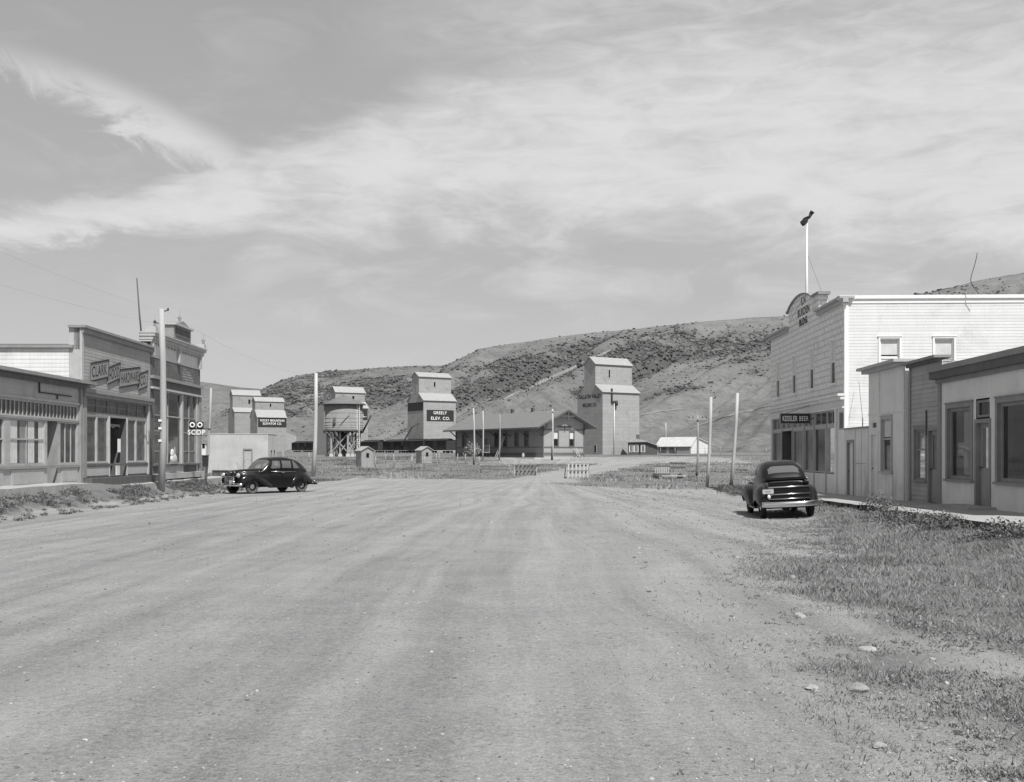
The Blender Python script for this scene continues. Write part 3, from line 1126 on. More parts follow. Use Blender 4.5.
for (px, py, r, lb) in ((857, 690, .105, 'flat grey stone lying lowest on the right verge'), (867, 651, .085, 'rounded pale stone beside the grass edge'),
                        (793, 578, .07, 'small white stone in gravel near the grass corner'), (812, 690, .07, 'little pale stone left of the flat grey stone'),
                        (800, 617, .09, 'small light stone half sunk in gravel'), (739, 558, .07, 'small stone alone in bare gravel behind the parked coupe'),
                        (880, 748, .06, 'pale stone at the very bottom of the verge')):
    x, y = gpt(px, py)
    mb = MB()
    mb.ell((0, 0, 0), (1, 1, 1), 'bare_stone', 18, 12)
    vv = np.array(mb.v)
    sd = int(px)
    # broken faces: clip the ball with a few random planes, then roughen it
    lr = np.random.default_rng(sd)
    for _ in range(13):
        nn = lr.normal(0, 1, 3)
        nn /= np.linalg.norm(nn)
        dd = vv @ nn
        vv -= np.outer(np.clip(dd - lr.uniform(.52, .8), 0, None), nn)
    vv *= (1 + .16 * (fbm(vv[:, 0] * 3 + sd, vv[:, 1] * 3 + vv[:, 2] * 5, sd, 3) - .5))[:, None]
    vv *= np.array([r * 1.15, r * .85, r * .55])
    vv[:, 2] += r * .12
    mb.v = [tuple(q) for q in vv]
    mb.sm = [False] * len(mb.f)
    o = mb.build('stone', None, (x, y, float(zt(x, y))), (0, 0, px % 3))
    tag(o, lb, 'stone', 'stones on the verge')


# worn trails and cuts that show pale on the hillside
def hillpt(px, py):
    sx_ = (px - 512) / F
    D = np.arange(318, 1000, .5)
    y_ = 454 - F * (hz(np.full(D.shape, sx_), D) - HC) / D
    k = np.nonzero(y_ <= py)[0]
    d = D[k[0]] if len(k) else 700.0
    return sx_ * d, d


for lb, pl, w_ in (('pale trail climbing the long spur above the depot roof', [(505, 399), (528, 389), (552, 378), (576, 367), (600, 355), (618, 348)], 1.1),
                   ('short pale trail across the low hillside beside the tall elevator', [(641, 416), (656, 412), (672, 410.5), (690, 408)], 1.0),
                   ('pale trail over the smooth shoulder left of the lodge block', [(690, 429), (712, 421), (738, 414), (765, 407), (785, 402)], 1.1),
                   ('pale cut along the crest above the GREELY elevator', [(418, 375), (428, 371), (438, 367.5), (446, 366)], 1.3)):
    P_ = [hillpt(a_[0] + (b_[0] - a_[0]) * k / 5, a_[1] + (b_[1] - a_[1]) * k / 5) for a_, b_ in zip(pl[:-1], pl[1:]) for k in range(5)]
    P_ = [P_[0]] + [((P_[i - 1][0] + P_[i][0] + P_[i + 1][0]) / 3, (P_[i - 1][1] + P_[i][1] + P_[i + 1][1]) / 3) for i in range(1, len(P_) - 1)]
    V = []
    for i in range(len(P_) - 1):
        for k in range(12):
            a = k / 12
            x, y = P_[i][0] * (1 - a) + P_[i + 1][0] * a, P_[i][1] * (1 - a) + P_[i + 1][1] * a
            ww = w_ * (.6 + .8 * rng.uniform())
            for s2 in (-.5, .5):
                yy = y + s2 * ww * 1.6
                V.append((x + s2 * .4, yy, float(hz(x / yy, yy)) + .18))
    m_ = len(V) // 2
    o = mesh_np('hill_path', np.array(V), np.array([(2 * i, 2 * i + 2, 2 * i + 3, 2 * i + 1) for i in range(m_ - 1)]), 'pebble', True)
    set_attr(o, 'tone', rng.uniform(.12, .3, len(V)) + (.25 if 'spur' in lb or 'crest' in lb else 0))
    tag(o, lb, 'path', kind='structure')

# ================================================================ building helpers


def wall(mb, P, u0, u1, v0, v1, m, ops=(), style='flat', bh=0.115, th=0.016):
    """a wall face with openings; style 'clap' lays real lapped boards"""
    us = sorted({u0, u1} | {min(max(q, u0), u1) for o in ops for q in o[:2]})
    if not ops:
        us = [u0, u1]
    for ua, ub in zip(us[:-1], us[1:]):
        if ub - ua < 1e-4:
            continue
        holes = sorted((o[2], o[3]) for o in ops if o[0] < (ua + ub) / 2 < o[1])
        segs, c = [], v0
        for a, b in holes:
            if a > c:
                segs.append((c, min(a, v1)))
            c = max(c, b)
        if c < v1:
            segs.append((c, v1))
        for a, b in segs:
            if style == 'flat':
                mb.poly([P(ua, a, 0), P(ub, a, 0), P(ub, b, 0), P(ua, b, 0)], m)
            else:
                k = math.floor((a - v0) / bh)
                z = v0 + k * bh
                while z < b - 1e-4:
                    lo, hi = max(z, a), min(z + bh, b)
                    f0 = th * (1 - (lo - z) / bh)
                    f1 = th * (1 - (hi - z) / bh)
                    mb.poly([P(ua, lo, f0), P(ub, lo, f0), P(ub, hi, f1), P(ua, hi, f1)], m)
                    if lo == z:
                        mb.poly([P(ua, lo, 0), P(ub, lo, 0), P(ub, lo, f0), P(ua, lo, f0)], m)
                    z += bh


def pbox(mb, P, u0, u1, v0, v1, d0, d1, m):
    c = [P(u, v, d) for d in (d0, d1) for v in (v0, v1) for u in (u0, u1)]
    b = len(mb.v)
    mb.v += [tuple(q) for q in c]
    for q in ((0, 1, 3, 2), (4, 6, 7, 5), (0, 4, 5, 1), (2, 3, 7, 6), (0, 2, 6, 4), (1, 5, 7, 3)):
        mb.f.append(tuple(b + i for i in q))
        mb.m.append(mb.mi(m))
        mb.sm.append(False)


def window(parent, P, u0, u1, v0, v1, fm='white_trim', gm='far_glass', cols=(0.5,), rows=(0.5,), depth=0.07, fw=0.05,
           case=0.09, sill=True, shade=0.0, label=None, name='window', pane='pane', bar=0.03, curtain=False):
    mb = MB()
    for a, b, c, d in ((u0, u0 + fw, v0, v1), (u1 - fw, u1, v0, v1), (u0 + fw, u1 - fw, v0, v0 + fw), (u0 + fw, u1 - fw, v1 - fw, v1)):
        pbox(mb, P, a, b, c, d, -depth - .05, -depth + .035, fm)
    for r in rows:
        vm = v0 + (v1 - v0) * r
        pbox(mb, P, u0 + fw, u1 - fw, vm - bar, vm + bar, -depth - .045, -depth + .028, fm)
    for c_ in cols:
        um = u0 + (u1 - u0) * c_
        pbox(mb, P, um - bar * .7, um + bar * .7, v0 + fw, v1 - fw, -depth - .04, -depth + .022, fm)
    if case:
        pbox(mb, P, u0 - case, u0, v0 - .02, v1 + case, 0.003, .035, fm)
        pbox(mb, P, u1, u1 + case, v0 - .02, v1 + case, 0.003, .035, fm)
        pbox(mb, P, u0, u1, v1, v1 + case, 0.003, .035, fm)
        pbox(mb, P, u0 - case - .03, u1 + case + .03, v1 + case, v1 + case + .035, 0.003, .06, fm)
    # reveal
    for a, b, c, d in ((u0 - .002, u0 + .004, v0, v1), (u1 - .004, u1 + .002, v0, v1), (u0, u1, v1 - .004, v1 + .002), (u0, u1, v0 - .002, v0 + .004)):
        pbox(mb, P, a, b, c, d, -depth - .06, .002, fm)
    o = mb.build(name, parent)
    if label:
        o['label'] = label
    g = MB()
    g.poly([P(u0 + .01, v0 + .01, -depth - .01), P(u1 - .01, v0 + .01, -depth - .01), P(u1 - .01, v1 - .01, -depth - .01), P(u0 + .01, v1 - .01, -depth - .01)], gm)
    g.build(pane, o)
    if shade:
        g = MB()
        vs = v1 - (v1 - v0) * shade
        g.poly([P(u0 + fw, vs, -depth - .004), P(u1 - fw, vs, -depth - .004), P(u1 - fw, v1 - fw, -depth - .004), P(u0 + fw, v1 - fw, -depth - .004)], 'shade_cloth')
        g.build('roller_blind', o)
    if curtain:
        g = MB()
        vs = v0 + (v1 - v0) * .5
        N_ = 14
        pts = []
        for i in range(N_ + 1):
            u = u0 + fw + (u1 - u0 - 2 * fw) * i / N_
            pts.append((u, .004 * math.sin(i * 2.4)))
        for (ua, da), (ub, db) in zip(pts[:-1], pts[1:]):
            g.poly([P(ua, v0 + (v1 - v0) * .16, -depth - .002 + da), P(ub, v0 + (v1 - v0) * .16, -depth - .002 + db), P(ub, vs, -depth - .002 + db), P(ua, vs, -depth - .002 + da)], 'curtain_cloth')
        g.build('curtain', o)
    if sill:
        s = MB()
        pbox(s, P, u0 - case - .04, u1 + case + .04, v0 - .07, v0 - .003, -.02, .085, fm)
        s.build('sill', o)
    return o


def door(parent, P, u0, u1, v0, v1, m='grey_panel', depth=0.08, glass=None, gm='shop_glass', label=None, tm='mid_trim', panels=True):
    mb = MB()
    pbox(mb, P, u0 + .03, u1 - .03, v0 + .01, v1 - .03, -depth - .045, -depth, m)
    if panels:
        hi = v0 + (v1 - v0) * (.42 if glass else .5)
        pbox(mb, P, u0 + .14, u1 - .14, v0 + .18, hi - .06, -depth, -depth + .012, m)
        if not glass:
            pbox(mb, P, u0 + .14, u1 - .14, hi + .08, v1 - .2, -depth, -depth + .012, m)
    o = mb.build('door', parent)
    if label:
        o['label'] = label
    fr = MB()
    for a, b, c, d in ((u0 - .08, u0 + .03, v0, v1 + .08), (u1 - .03, u1 + .08, v0, v1 + .08), (u0 + .03, u1 - .03, v1 - .03, v1 + .08)):
        pbox(fr, P, a, b, c, d, -depth - .05, .03, tm)
    fr.build('door_frame', o)
    h_ = MB()
    q = P(u0 + .11, v0 + (v1 - v0) * .46, -depth + .05)
    h_.ell(q, (.03, .03, .03), 'iron', 8, 6)
    h_.build('handle', o)
    if glass:
        g = MB()
        hi = v0 + (v1 - v0) * .46
        g.poly([P(u0 + .15, hi, -depth + .003), P(u1 - .15, hi, -depth + .003), P(u1 - .15, v1 - .16, -depth + .003), P(u0 + .15, v1 - .16, -depth + .003)], gm)
        g.build('pane', o)
    return o


def shopwindow(parent, P, u0, u1, v0, v1, cols=(), rows=(), fm='mid_trim', gm='shop_glass', fw=.06, label=None, depth=.05):
    return window(parent, P, u0, u1, v0, v1, fm, gm, cols, rows, depth, fw, 0, False, label=label, bar=.03)


def recess(mb, P, u0, u1, v0, v1, dp, m, back='black_void'):
    """an entrance set back into the building"""
    mb.poly([P(u0, v0, 0), P(u0, v0, -dp), P(u0, v1, -dp), P(u0, v1, 0)], m)
    mb.poly([P(u1, v0, 0), P(u1, v0, -dp), P(u1, v1, -dp), P(u1, v1, 0)], m)
    mb.poly([P(u0, v1, 0), P(u1, v1, 0), P(u1, v1, -dp), P(u0, v1, -dp)], m)
    mb.poly([P(u0, v0, 0), P(u1, v0, 0), P(u1, v0, -dp), P(u0, v0, -dp)], m)
    if back:
        mb.poly([P(u0, v0, -dp), P(u1, v0, -dp), P(u1, v1, -dp), P(u0, v1, -dp)], back)


PF = lambda u, v, d: (u, -d, v)


def right_thing(name, label, cat, yfar, group=None):
    """local x runs along the front towards the camera, front faces -y, origin at the far end"""
    z = float(zside(yfar)) - 0.02
    o = thing(name, label, cat, (RIGHT_A + RIGHT_B * yfar, yfar, z), R(-90) - math.atan(RIGHT_B), group)
    return o, z


def left_thing(name, label, cat, ynear, group=None):
    o = thing(name, label, cat, (LEFT_A + LEFT_B * ynear, ynear, 0.68), R(90) - math.atan(LEFT_B), group)
    return o


# ================================================================ right row
# ---- two storey white lodge building
B, z0 = right_thing('lodge_building', 'two-storey white wooden lodge block with arched parapet and storefront below', 'building', 59.0)
L = 15.0
DEP = 26.0
TOP = 8.08
PR = lambda u, v, d: (L + d, u, v)
ups = [(1.5, 2.3), (5.35, 6.15), (9.0, 9.8), (12.8, 13.6)]
mb = MB()
wall(mb, PF, 0.0, L - .12, 4.18, TOP, 'pressed_block', [(a, b, 4.74, 6.58) for a, b in ups])
# arched parapet in the same pressed metal
pa, pb = 4.5, 10.7
arc = [(pa, TOP)]
arc.append((pa, 8.9))
for i in range(1, 16):
    u = pa + (pb - pa) * i / 16
    arc.append((u, 8.93 + .42 * math.sin(math.pi * min(1, i / 13.0)) ** .8 if i < 13 else 8.93))
arc += [(pb, 8.93), (pb, TOP)]
mb.prism(arc, .012, -.40, 'pressed_block', PF)
wall(mb, PF, 0.0, L - .12, 3.66, 4.18, 'grey_panel')
wall(mb, PF, 0.0, .5, -.5, 3.66, 'grey_panel')
wall(mb, PF, 13.75, L - .12, -.5, 3.66, 'grey_panel', [(14.1, 14.8, 2.75, 3.5)])
wall(mb, PF, .5, 13.75, -.5, .9, 'grey_panel', [(2.95, 5.4, .05, .95)])
wall(mb, PF, .5, 13.75, 2.92, 3.0, 'light_trim')
recess(mb, PF, 2.95, 5.4, .05, 2.92, 1.4, 'dark_trim')
mb.build('front_wall', B)
mb = MB()
sidew = [(a_, a_ + .78, 5.02, 6.45) for a_ in (1.42, 3.60, 8.0, 11.5, 15.0)]
wall(mb, PR, .14, DEP, -.5, TOP - .02, 'white_paint', sidew, 'clap', .125, .006)
mb.build('side_wall', B)
mb = MB()
mb.poly([(0, 0, -.5), (0, DEP, -.5), (0, DEP, TOP), (0, 0, TOP)], 'grey_panel')
mb.poly([(0, DEP, -.5), (L, DEP, -.5), (L, DEP, TOP - .4), (0, DEP, TOP - .4)], 'grey_panel')
mb.build('rear_wall', B)
mb = MB()
pbox(mb, PR, -.02, .14, -.5, TOP, -.10, .03, 'white_trim')
mb.build('corner_board', B)
mb = MB()
pbox(mb, PR, -.25, DEP, TOP - .02, TOP + .12, -.3, .09, 'white_trim')
pbox(mb, PR, -.10, DEP, TOP - .20, TOP - .02, -.05, .03, 'white_trim')
mb.build('eave_cornice', B)
mb = MB()
for a, b in ((-.15, pa - .012), (pb + .012, L + .2)):
    pbox(mb, PF, a, b, TOP - .0, TOP + .09, -.35, .26, 'grey_board')
    pbox(mb, PF, a, b, TOP - .16, TOP - .0, -.1, .12, 'grey_board')
arcc = [(u, v) for u, v in arc[1:-1]]
for (ua, va), (ub, vb) in zip(arcc[:-1], arcc[1:]):
    mb.prism([(ua, va + .003), (ub, vb + .003), (ub, vb + .075), (ua, va + .075)], -.45, .10, 'mid_trim', PF)
pbox(mb, PF, pb + .003, pb + .28, 8.86, 8.99, -.45, .10, 'mid_trim')
pbox(mb, PF, pa - .28, pa - .003, 8.83, 8.96, -.45, .10, 'mid_trim')
mb.build('cornice', B)
mb = MB()
pbox(mb, PF, -.1, L + .05, 4.12, 4.22, .003, .30, 'grey_panel')
pbox(mb, PF, -.05, L + .02, 3.98, 4.12, .003, .18, 'grey_panel')
pbox(mb, PF, -.05, L + .02, 3.62, 3.70, .003, .10, 'grey_panel')
mb.build('storefront_cornice', B)
mb = MB()
mb.poly([(0, .5, TOP - .3), (L, .5, TOP - .3), (L, DEP, TOP - .5), (0, DEP, TOP - .5)], 'dark_roof')
mb.build('roof', B)
for a, b in ups:
    window(B, PF, a, b, 4.74, 6.58, 'white_trim', 'far_glass', (), (.5,), .04, .025, .03, True, shade=.5, bar=.02)
for i, (a, b, c, d) in enumerate(sidew):
    window(B, PR, a, b, c, d, 'white_trim', 'far_glass', (), (.45,), .09, .05, .07, True, shade=.46, curtain=True)
# shop front: transom lights above, big panes below
tx = [.55, 2.9, 5.45, 7.9, 9.85, 12.05, 13.7]
for a, b in zip(tx[:-1], tx[1:]):
    shopwindow(B, PF, a + .05, b - .05, 3.0, 3.62, (.5,), (), 'light_trim', 'dusty_glass', label=None)
for k_, (a, b) in enumerate(((.55, 2.9), (5.45, 7.9), (7.9, 9.85), (12.05, 13.7))):
    shopwindow(B, PF, a + .03, b - .03, .93, 2.92, (), (), 'light_trim', 'dusty_glass' if k_ != 3 else 'shop_glass')
shopwindow(B, PF, 9.88, 12.02, .93, 2.92, (), (), 'light_trim', 'far_glass', label='darkest shop pane')
shopwindow(B, PF, 14.1, 14.8, 2.75, 3.5, (.5,), (), 'light_trim', 'dusty_glass')
for a in (3.55,):
    door(B, lambda u, v, d: (u, 1.38 - d, v), a, a + 1.05, .06, 2.5, 'dark_wood', .03, glass=True)
mb = MB()
for a in (.42, 13.72):
    pbox(mb, PF, a, a + .2, -.4, 3.62, .003, .09, 'grey_panel')
for a in (2.87, 5.37, 7.85, 9.82, 12.0):
    pbox(mb, PF, a, a + .08, .0, 3.0, -.05, .05, 'light_trim')
split(mb.build('pilaster', B))
text_mesh('E.N', PF, 7.75, 9.03, .016, .85, .38, 'letter_black', B, bold=.03)
text_mesh('BURDEN', PF, 7.75, 8.53, .016, 2.4, .38, 'letter_black', B, bold=.035)
text_mesh('BLDG.', PF, 7.8, 8.05, .03, 1.75, .34, 'letter_black', B, bold=.035)

# flagpole on its roof
fx, fy = RIGHT_A + RIGHT_B * 51.6 + .22, 51.6
o = thing('flagpole', 'slender white flagpole rising behind the arched parapet', 'flagpole', (fx, fy, z0 + TOP - .32))
mb = MB()
ptop = HC + (454 - 221) / F * fy
pz = z0 + TOP - .32
mb.tube([(0, 0, 0), (0, 0, (ptop - pz) * .5), (.02, 0, ptop - pz)], [.085, .065, .035], 'white_trim', 8)
mb.build('pole', o)
mb = MB()
mb.tube([(.02, 0, (ptop - pz) * .35), (-.75, .3, .3)], .006, 'iron', 4)
mb.tube([(.02, 0, (ptop - pz) * .7), (1.4, .4, .3)], .006, 'iron', 4)
mb.build('guy_wire', o)
mb = MB()
mb.ell((0, 0, ptop - pz + .04), (.06, .06, .06), 'iron', 8, 6)
mb.build('finial', o)
o = thing('flag', 'small dark wind-tossed flag at the tip of the white flagpole', 'flag', (fx, fy, ptop + .12))
mb = MB()
G = {}
for i in range(9):
    for j in range(6):
        u, w_ = i / 8, j / 5
        G[i, j] = (-.22 + .50 * u + .06 * math.sin(j * 2), .16 * math.sin(u * 7 + w_ * 4), -.05 + .42 * u * u - .30 * w_ * (1 - .7 * u) + .08 * math.sin(w_ * 6 + u * 5))
for i in range(8):
    for j in range(5):
        mb.poly([G[i, j], G[i + 1, j], G[i + 1, j + 1], G[i, j + 1]], 'sign_black', True)
ob = mb.build('cloth', o)
sm_ = ob.modifiers.new('thick', 'SOLIDIFY')
sm_.thickness = .02

# the projecting beer sign
y_ = 59.0 - 9.3
sx_ = RIGHT_A + RIGHT_B * y_
o = thing('shop_sign', 'black projecting sign reading KESSLER BEER over the lodge storefront', 'sign', (sx_, y_, 3.58), 0)
mb = MB()
mb.box(-1.42, -.08, -.05, .05, -.21, .21, 'sign_black')
mb.build('board', o)
mb = MB()
for a in ((-1.46, -.06, -.065, .065, .21, .245), (-1.46, -.06, -.065, .065, -.245, -.21), (-1.46, -1.42, -.065, .065, -.21, .21), (-.08, -.05, -.065, .065, -.21, .21)):
    mb.box(*a, 'mid_trim')
mb.build('frame', o)
mb = MB()
mb.tube([(-1.2, 0, .24), (-.02, 0, .62)], .012, 'iron', 5)
mb.bar((-.05, 0, .0), (.1, 0, 0), .04, .04, 'iron')
mb.build('bracket', o)
PS = lambda u, v, d: (u, -.05 - d, v)
text_mesh('KESSLER', PS, -1.0, .0, .012, .68, .25, 'letter_white', o, bold=.02)
text_mesh('BEER', PS, -.36, .0, .012, .42, .22, 'letter_white', o, bold=.01)

# ---- low annex between
B, z0 = right_thing('lean_to', 'low flat-fronted grey annex tucked between the lodge block and a narrow shop', 'building', 43.97)
L = 3.28
mb = MB()
wall(mb, PF, 0, L, -.5, 2.66, 'annex_panel', [(.4, 1.28, .02, 2.15)], 'flat')
for u in (1.55, 2.35):
    pbox(mb, PF, u, u + .015, 0, 2.6, .001, .006, 'dark_trim')
pbox(mb, PF, 1.55, 2.9, 1.3, 1.315, .001, .006, 'dark_trim')
mb.build('front_wall', B)
mb = MB()
mb.poly([(0, 8, -.5), (L, 8, -.5), (L, 8, 2.5), (0, 8, 2.5)], 'annex_panel')
mb.build('rear_wall', B)
mb = MB()
mb.box(-.0, L, -.06, 8, 2.665, 2.72, 'mid_trim')
mb.build('roof', B)
door(B, PF, .4, 1.28, .02, 2.15, 'annex_panel', .07, tm='mid_trim')
mb = MB()
mb.tube([(1.1, .4, 2.7), (1.1, .4, 3.1)], .02, 'iron', 6)
mb.tube([(1.1, .4, 3.05), (.2, .5, 4.6)], .008, 'iron', 4)
mb.build('vent_pipe', B)

# ---- narrow grey shop
B, z0 = right_thing('narrow_shop', 'narrow grey false-front shop with tall window and pale cornice', 'building', 40.66)
L = 4.2
T_ = 5.06 - z0
mb = MB()
wl = 40.66
ops = [(.35, 1.15, .02, 2.38), (.35, 1.0, 2.55, 2.85), (1.65, 2.75, 1.02, 2.88)]
wall(mb, PF, 0, L, -.5, T_, 'grey_panel', ops)
for v_ in (3.08,):
    pbox(mb, PF, 0, L, v_, v_ + .05, .001, .02, 'grey_panel')
for u in (1.4,):
    pbox(mb, PF, u, u + .012, 3.1, T_ - .1, .001, .005, 'dark_trim')
pbox(mb, PF, 2.9, 2.912, 0, 2.9, .001, .005, 'dark_trim')
mb.build('front_wall', B)
PR = lambda u, v, d: (L + d, u, v)
mb = MB()
wall(mb, PR, .1, 12, -.5, T_ - .1, 'white_paint', (), 'clap')
wall(mb, lambda u, v, d: (0 - d, u, v), .0, 12, -.5, T_ - .1, 'grey_panel')
wall(mb, lambda u, v, d: (u, 12 + d, v), .0, L, -.5, T_ - .1, 'grey_panel')
mb.build('side_wall', B)
mb = MB()
pbox(mb, PR, .0, .12, -.5, T_, -.13, .02, 'white_trim')
mb.build('corner_board', B)
mb = MB()
pbox(mb, PF, -.18, L + .12, T_, T_ + .10, -.3, .42, 'light_trim')
pbox(mb, PF, -.10, L + .02, T_ - .12, T_, .002, .25, 'light_trim')
mb.build('cornice', B)
mb = MB()
mb.poly([(0, .2, T_ - .2), (L, .2, T_ - .2), (L, 12, T_ - .5), (0, 12, T_ - .5)], 'dark_roof')
mb.build('roof', B)
door(B, PF, .35, 1.15, .02, 2.38, 'grey_panel', .06, tm='grey_panel')
shopwindow(B, PF, .35, 1.0, 2.55, 2.85, (), (), 'grey_panel', 'far_glass', label='small square transom light')
window(B, PF, 1.65, 2.75, 1.02, 2.88, 'light_trim', 'shop_glass', (), (.62,), .07, .06, .10, True, label='tall window with light frame', curtain=False, shade=.34)
g = MB()
for k in range(10):
    a_ = 1.75 + k * .09
    g.poly([PF(a_, 1.1, -.13 - .03 * (k % 2)), PF(a_ + .09, 1.1, -.13 - .03 * ((k + 1) % 2)), PF(a_ + .09, 1.95, -.13 - .03 * ((k + 1) % 2)), PF(a_, 1.95, -.13 - .03 * (k % 2))], 'shade_cloth')
g.build('lace_curtain', B)

# ---- dark clapboard shop
B, z0 = right_thing('clapboard_shop', 'weathered dark clapboard false-front shop, narrowest in the row', 'building', 36.25)
L = 3.0
T_ = 4.92 - z0
PC = lambda u, v, d: (u, .12 - d, v)
mb = MB()
ops = [(.45, 1.5, .75, 2.40), (1.78, 2.58, .04, 2.36)]
wall(mb, PC, 0.10, L - .02, -.5, T_, 'dark_board', ops, 'clap', .15, .02)
mb.build('front_wall', B)
mb = MB()
pbox(mb, PC, -.02, .1, -.5, T_, .0, .05, 'mid_trim')
mb.build('corner_board', B)
mb = MB()
wall(mb, lambda u, v, d: (0 - d, u, v), .12, 11, -.5, T_ - .1, 'dark_board')
wall(mb, lambda u, v, d: (L + d, u, v), .12, 11, -.5, T_ - .1, 'dark_board')
wall(mb, lambda u, v, d: (u, 11 + d, v), .0, L, -.5, T_ - .1, 'dark_board')
mb.build('side_wall', B)
mb = MB()
pbox(mb, PC, -.05, L + .08, T_, T_ + .08, -.3, .30, 'mid_trim')
pbox(mb, PC, -.02, L, T_ - .10, T_, .022, .16, 'dark_trim')
mb.build('cornice', B)
mb = MB()
mb.poly([(0, .3, T_ - .2), (L, .3, T_ - .2), (L, 11, T_ - .5), (0, 11, T_ - .5)], 'dark_roof')
mb.build('roof', B)
window(B, PC, .45, 1.5, .75, 2.40, 'mid_trim', 'shop_glass', (), (.6,), .06, .07, .10, True)
door(B, PC, 1.78, 2.58, .04, 2.36, 'weathered_wood', .07, glass=True, tm='mid_trim')
mb = MB()
pbox(mb, PC, 1.62, 1.66, 2.2, 3.0, .02, .06, 'dark_trim')
mb.build('sign_bracket', B)

# ---- stucco shop at the near end
B, z0 = right_thing('stucco_shop', 'grey stucco shop with heavy dark cornice and large plate window', 'building', 33.1)
L = 9.2
T_ = 4.52 - z0
ops = [(.62, 2.45, .82, 2.92), (2.8, 3.75, .1, 3.1), (4.3, 6.6, .82, 2.92)]
mb = MB()
wall(mb, PF, 0, L, -.6, T_, 'stucco', ops)
mb.build('front_wall', B)
mb = MB()
pbox(mb, PF, -.14, .1, -.6, T_ - .3, -.05, .04, 'mid_trim')
mb.build('downpipe', B)
mb = MB()
pbox(mb, PF, -.22, L + .2, T_ - .08, T_ + .08, -.3, .34, 'mid_trim')
pbox(mb, PF, -.16, L + .1, T_ - .30, T_ - .08, .002, .30, 'dark_trim')
pbox(mb, PF, -.10, L + .1, T_ - .42, T_ - .30, .002, .12, 'mid_trim')
mb.build('cornice', B)
mb = MB()
wall(mb, lambda u, v, d: (0 - d, u, v), .0, 14, -.5, T_ - .1, 'stucco')
wall(mb, lambda u, v, d: (L + d, u, v), .0, 14, -.5, T_ - .1, 'stucco')
wall(mb, lambda u, v, d: (u, 14 + d, v), .0, L, -.5, T_ - .1, 'stucco')
mb.build('side_wall', B)
mb = MB()
mb.poly([(0, .3, T_ - .2), (L, .3, T_ - .2), (L, 14, T_ - .5), (0, 14, T_ - .5)], 'dark_roof')
mb.build('roof', B)
mb = MB()
mb.box(3.0, 3.5, 2.0, 2.5, T_ - .4, T_ + .75, 'dark_brick')
mb.box(2.95, 3.55, 1.95, 2.55, T_ + .75, T_ + .85, 'mid_trim')
mb.build('chimney', B)
w_ = window(B, PF, .62, 2.45, .82, 2.92, 'mid_trim', 'shop_glass', (), (), .10, .10, .14, True, label='large plate glass window')
g = MB()  # pale upright strips stand in for the bright reflection in the plate glass
for u0_, u1_, v0_, v1_ in ((1.25, 1.62, .95, 2.85), (1.66, 1.95, .95, 2.85), (.80, 1.2, 1.5, 1.9)):
    for k in range(6):
        a_, b_ = u0_ + (u1_ - u0_) * k / 6, u0_ + (u1_ - u0_) * (k + 1) / 6
        d0_, d1_ = (-.22 if k % 2 else -.27), (-.27 if k % 2 else -.22)
        g.poly([PF(a_, v0_, d0_), PF(b_, v0_, d1_), PF(b_, v1_, d1_), PF(a_, v1_, d0_)], 'curtain_cloth')
g.build('curtain', w_)
window(B, PF, 4.3, 6.6, .82, 2.92, 'mid_trim', 'shop_glass', (), (), .10, .10, .14, True)
door(B, PF, 2.8, 3.75, .1, 2.45, 'weathered_wood', .12, glass=True, tm='mid_trim')
shopwindow(B, PF, 2.85, 3.7, 2.58, 3.05, (), (), 'mid_trim', 'far_glass')
mb = MB()
pbox(mb, PF, 2.0, 4.2, -.5, .13, .02, .75, 'concrete')
mb.build('doorstep', B)
# service wire looping off the lodge roof
D_ = 43.4
o = thing('service_wire', 'dark loose wire looping up from the lodge roof edge', 'wire', ((978 - 512) / F * D_, D_, HC + (454 - 293) / F * D_))
q0 = Vector(o.location)
mb = MB()
pts = [Vector(((px - 512) / F * D_, D_ + .02 * i, HC + (454 - py) / F * D_)) - q0 for i, (px, py) in enumerate(((979, 293.5), (977, 291), (974, 287), (971.8, 283), (971.5, 279), (973, 273), (975.5, 266), (977.5, 259), (979, 252)))]
mb.tube(pts, .014, 'iron', 6)
mb.build('cable', o)
# ---- board walk on the right
mb = MB()
ys_ = np.concatenate([np.arange(17, 60.6, .6), [60.6]])
for a, b in zip(ys_[:-1], ys_[1:]):
    f0 = lambda y: RIGHT_A + RIGHT_B * y + .14
    cut = .22 * (vnoise(np.array([a * .8]), np.array([1.0]), 2)[0]) + (.35 if 31.2 < a < 33 else 0)
    f1 = lambda y: RIGHT_A + RIGHT_B * y - 2.62 + cut
    za, zb = float(zside(a)), float(zside(b))
    P8 = [(f0(a), a, za), (f1(a), a, za - .02), (f1(b), b, zb - .02), (f0(b), b, zb)]
    mb.poly(P8, 'concrete')
    mb.poly([P8[1], (f1(a), a, za - .30), (f1(b), b, zb - .30), P8[2]], 'dark_wood')
    if a > 59.9:
        mb.poly([P8[3], P8[2], (f1(b), b, zb - .4), (f0(b), b, zb - .4)], 'concrete')
o = mb.build('pavement', None)
tag(o, 'pale worn pavement along the right shop fronts', 'pavement', kind='structure')

